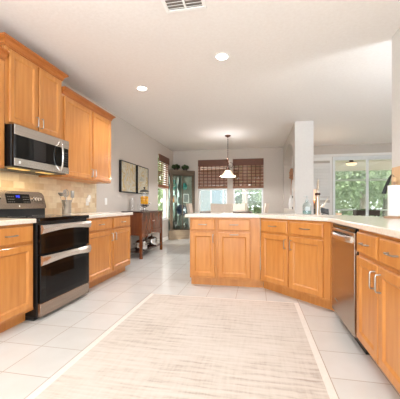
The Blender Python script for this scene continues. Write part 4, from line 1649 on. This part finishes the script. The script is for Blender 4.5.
def tree(x, y, h, s, k, label):
    t = thing('tree', label, 'tree', (x, y, -0.12), random.random() * 6, 'garden trees')
    MB().tube([(0, 0, 0), (0.05, 0, h * 0.4), (-0.05, 0.08, h * 0.75), (0.0, 0.1, h)], [0.16, 0.13, 0.10, 0.05], 10).build('trunk', bark, t, True)
    o = bpy.data.objects.new('foliage', crown_protos[k])
    COL.objects.link(o)
    o.parent = t
    o.location = (0, 0, h)
    o.scale = (s, s, s)


spec = [
    (2.4, 15.5, 3.0, 0.95, 0, 'green garden tree filling the sliding door pane next to the shutter'),
    (5.0, 15.0, 3.3, 1.0, 1, 'darker green garden tree seen through the far sliding door pane'),
    (3.7, 19.0, 3.4, 1.2, 2, 'larger tree deeper in the garden behind the sliding door mullion'),
    (1.3, 20.5, 3.2, 1.2, 1, 'deep garden tree partly hidden by the niche wall'),
    (7.5, 19.0, 3.6, 1.3, 0, 'deep garden tree hidden toward the far end of the porch'),
    (-0.50, 13.5, 5.0, 0.9, 2, 'slim trunked tree outside the dining window by the hanging lamp'),
    (-7.2, 13.5, 2.6, 1.1, 0, 'tree outside the side wall window past the buffet'),
]
for s_ in spec:
    tree(*s_)
# neighbour's house
t = thing('neighbour_house', 'pale stucco house wall beyond the dining window near the curio', 'house', (-5.2, 19.0, -0.12))
MB().box(0, 0, 0, 3.5, 3.5, 3.4).build('wall', mat('stucco', srgb(124, 130, 134), 0.8), t)
MB().extrude_profile([(-0.5, 3.4), (4.0, 3.4), (1.75, 5.2)], -0.4, 3.9).build('roof', mat('roof_tile', srgb(150, 132, 118), 0.8), t)
for wx in (0.35, 2.15):
    f_ = MB().box(wx, -0.05, 0.7, wx + 0.9, 0.0, 2.5, 0.01).build('window', mat('house_trim', srgb(176, 180, 182), 0.6), t)
    MB().box(wx + 0.08, -0.06, 0.78, wx + 0.82, -0.051, 2.42).build('pane', mat('house_pane', srgb(112, 124, 134), 0.4), f_)
# hedge row closing the garden
hm_ = MB()
rnd = random.Random(5)
for _ in range(26000):
    p_ = Vector((rnd.uniform(-16, 18), rnd.uniform(24, 25.8), rnd.uniform(-0.1, 5.5)))
    q_ = Matrix.Rotation(rnd.uniform(0, 6.28), 3, 'Z') @ Matrix.Rotation(rnd.uniform(-1.4, 1.4), 3, 'X')
    s = 0.34 * rnd.uniform(0.6, 1.4)
    hm_.face([hm_.bm.verts.new(p_ + q_ @ Vector(k)) for k in ((-s * 0.4, 0, 0), (0, -s * 0.6, s * 0.1), (s * 0.4, 0, 0), (0, s * 0.6, s * 0.1))])
tag(hm_.build('treeline', crown_a), 'dense green treeline closing the garden beyond the porch', 'trees', kind='stuff')
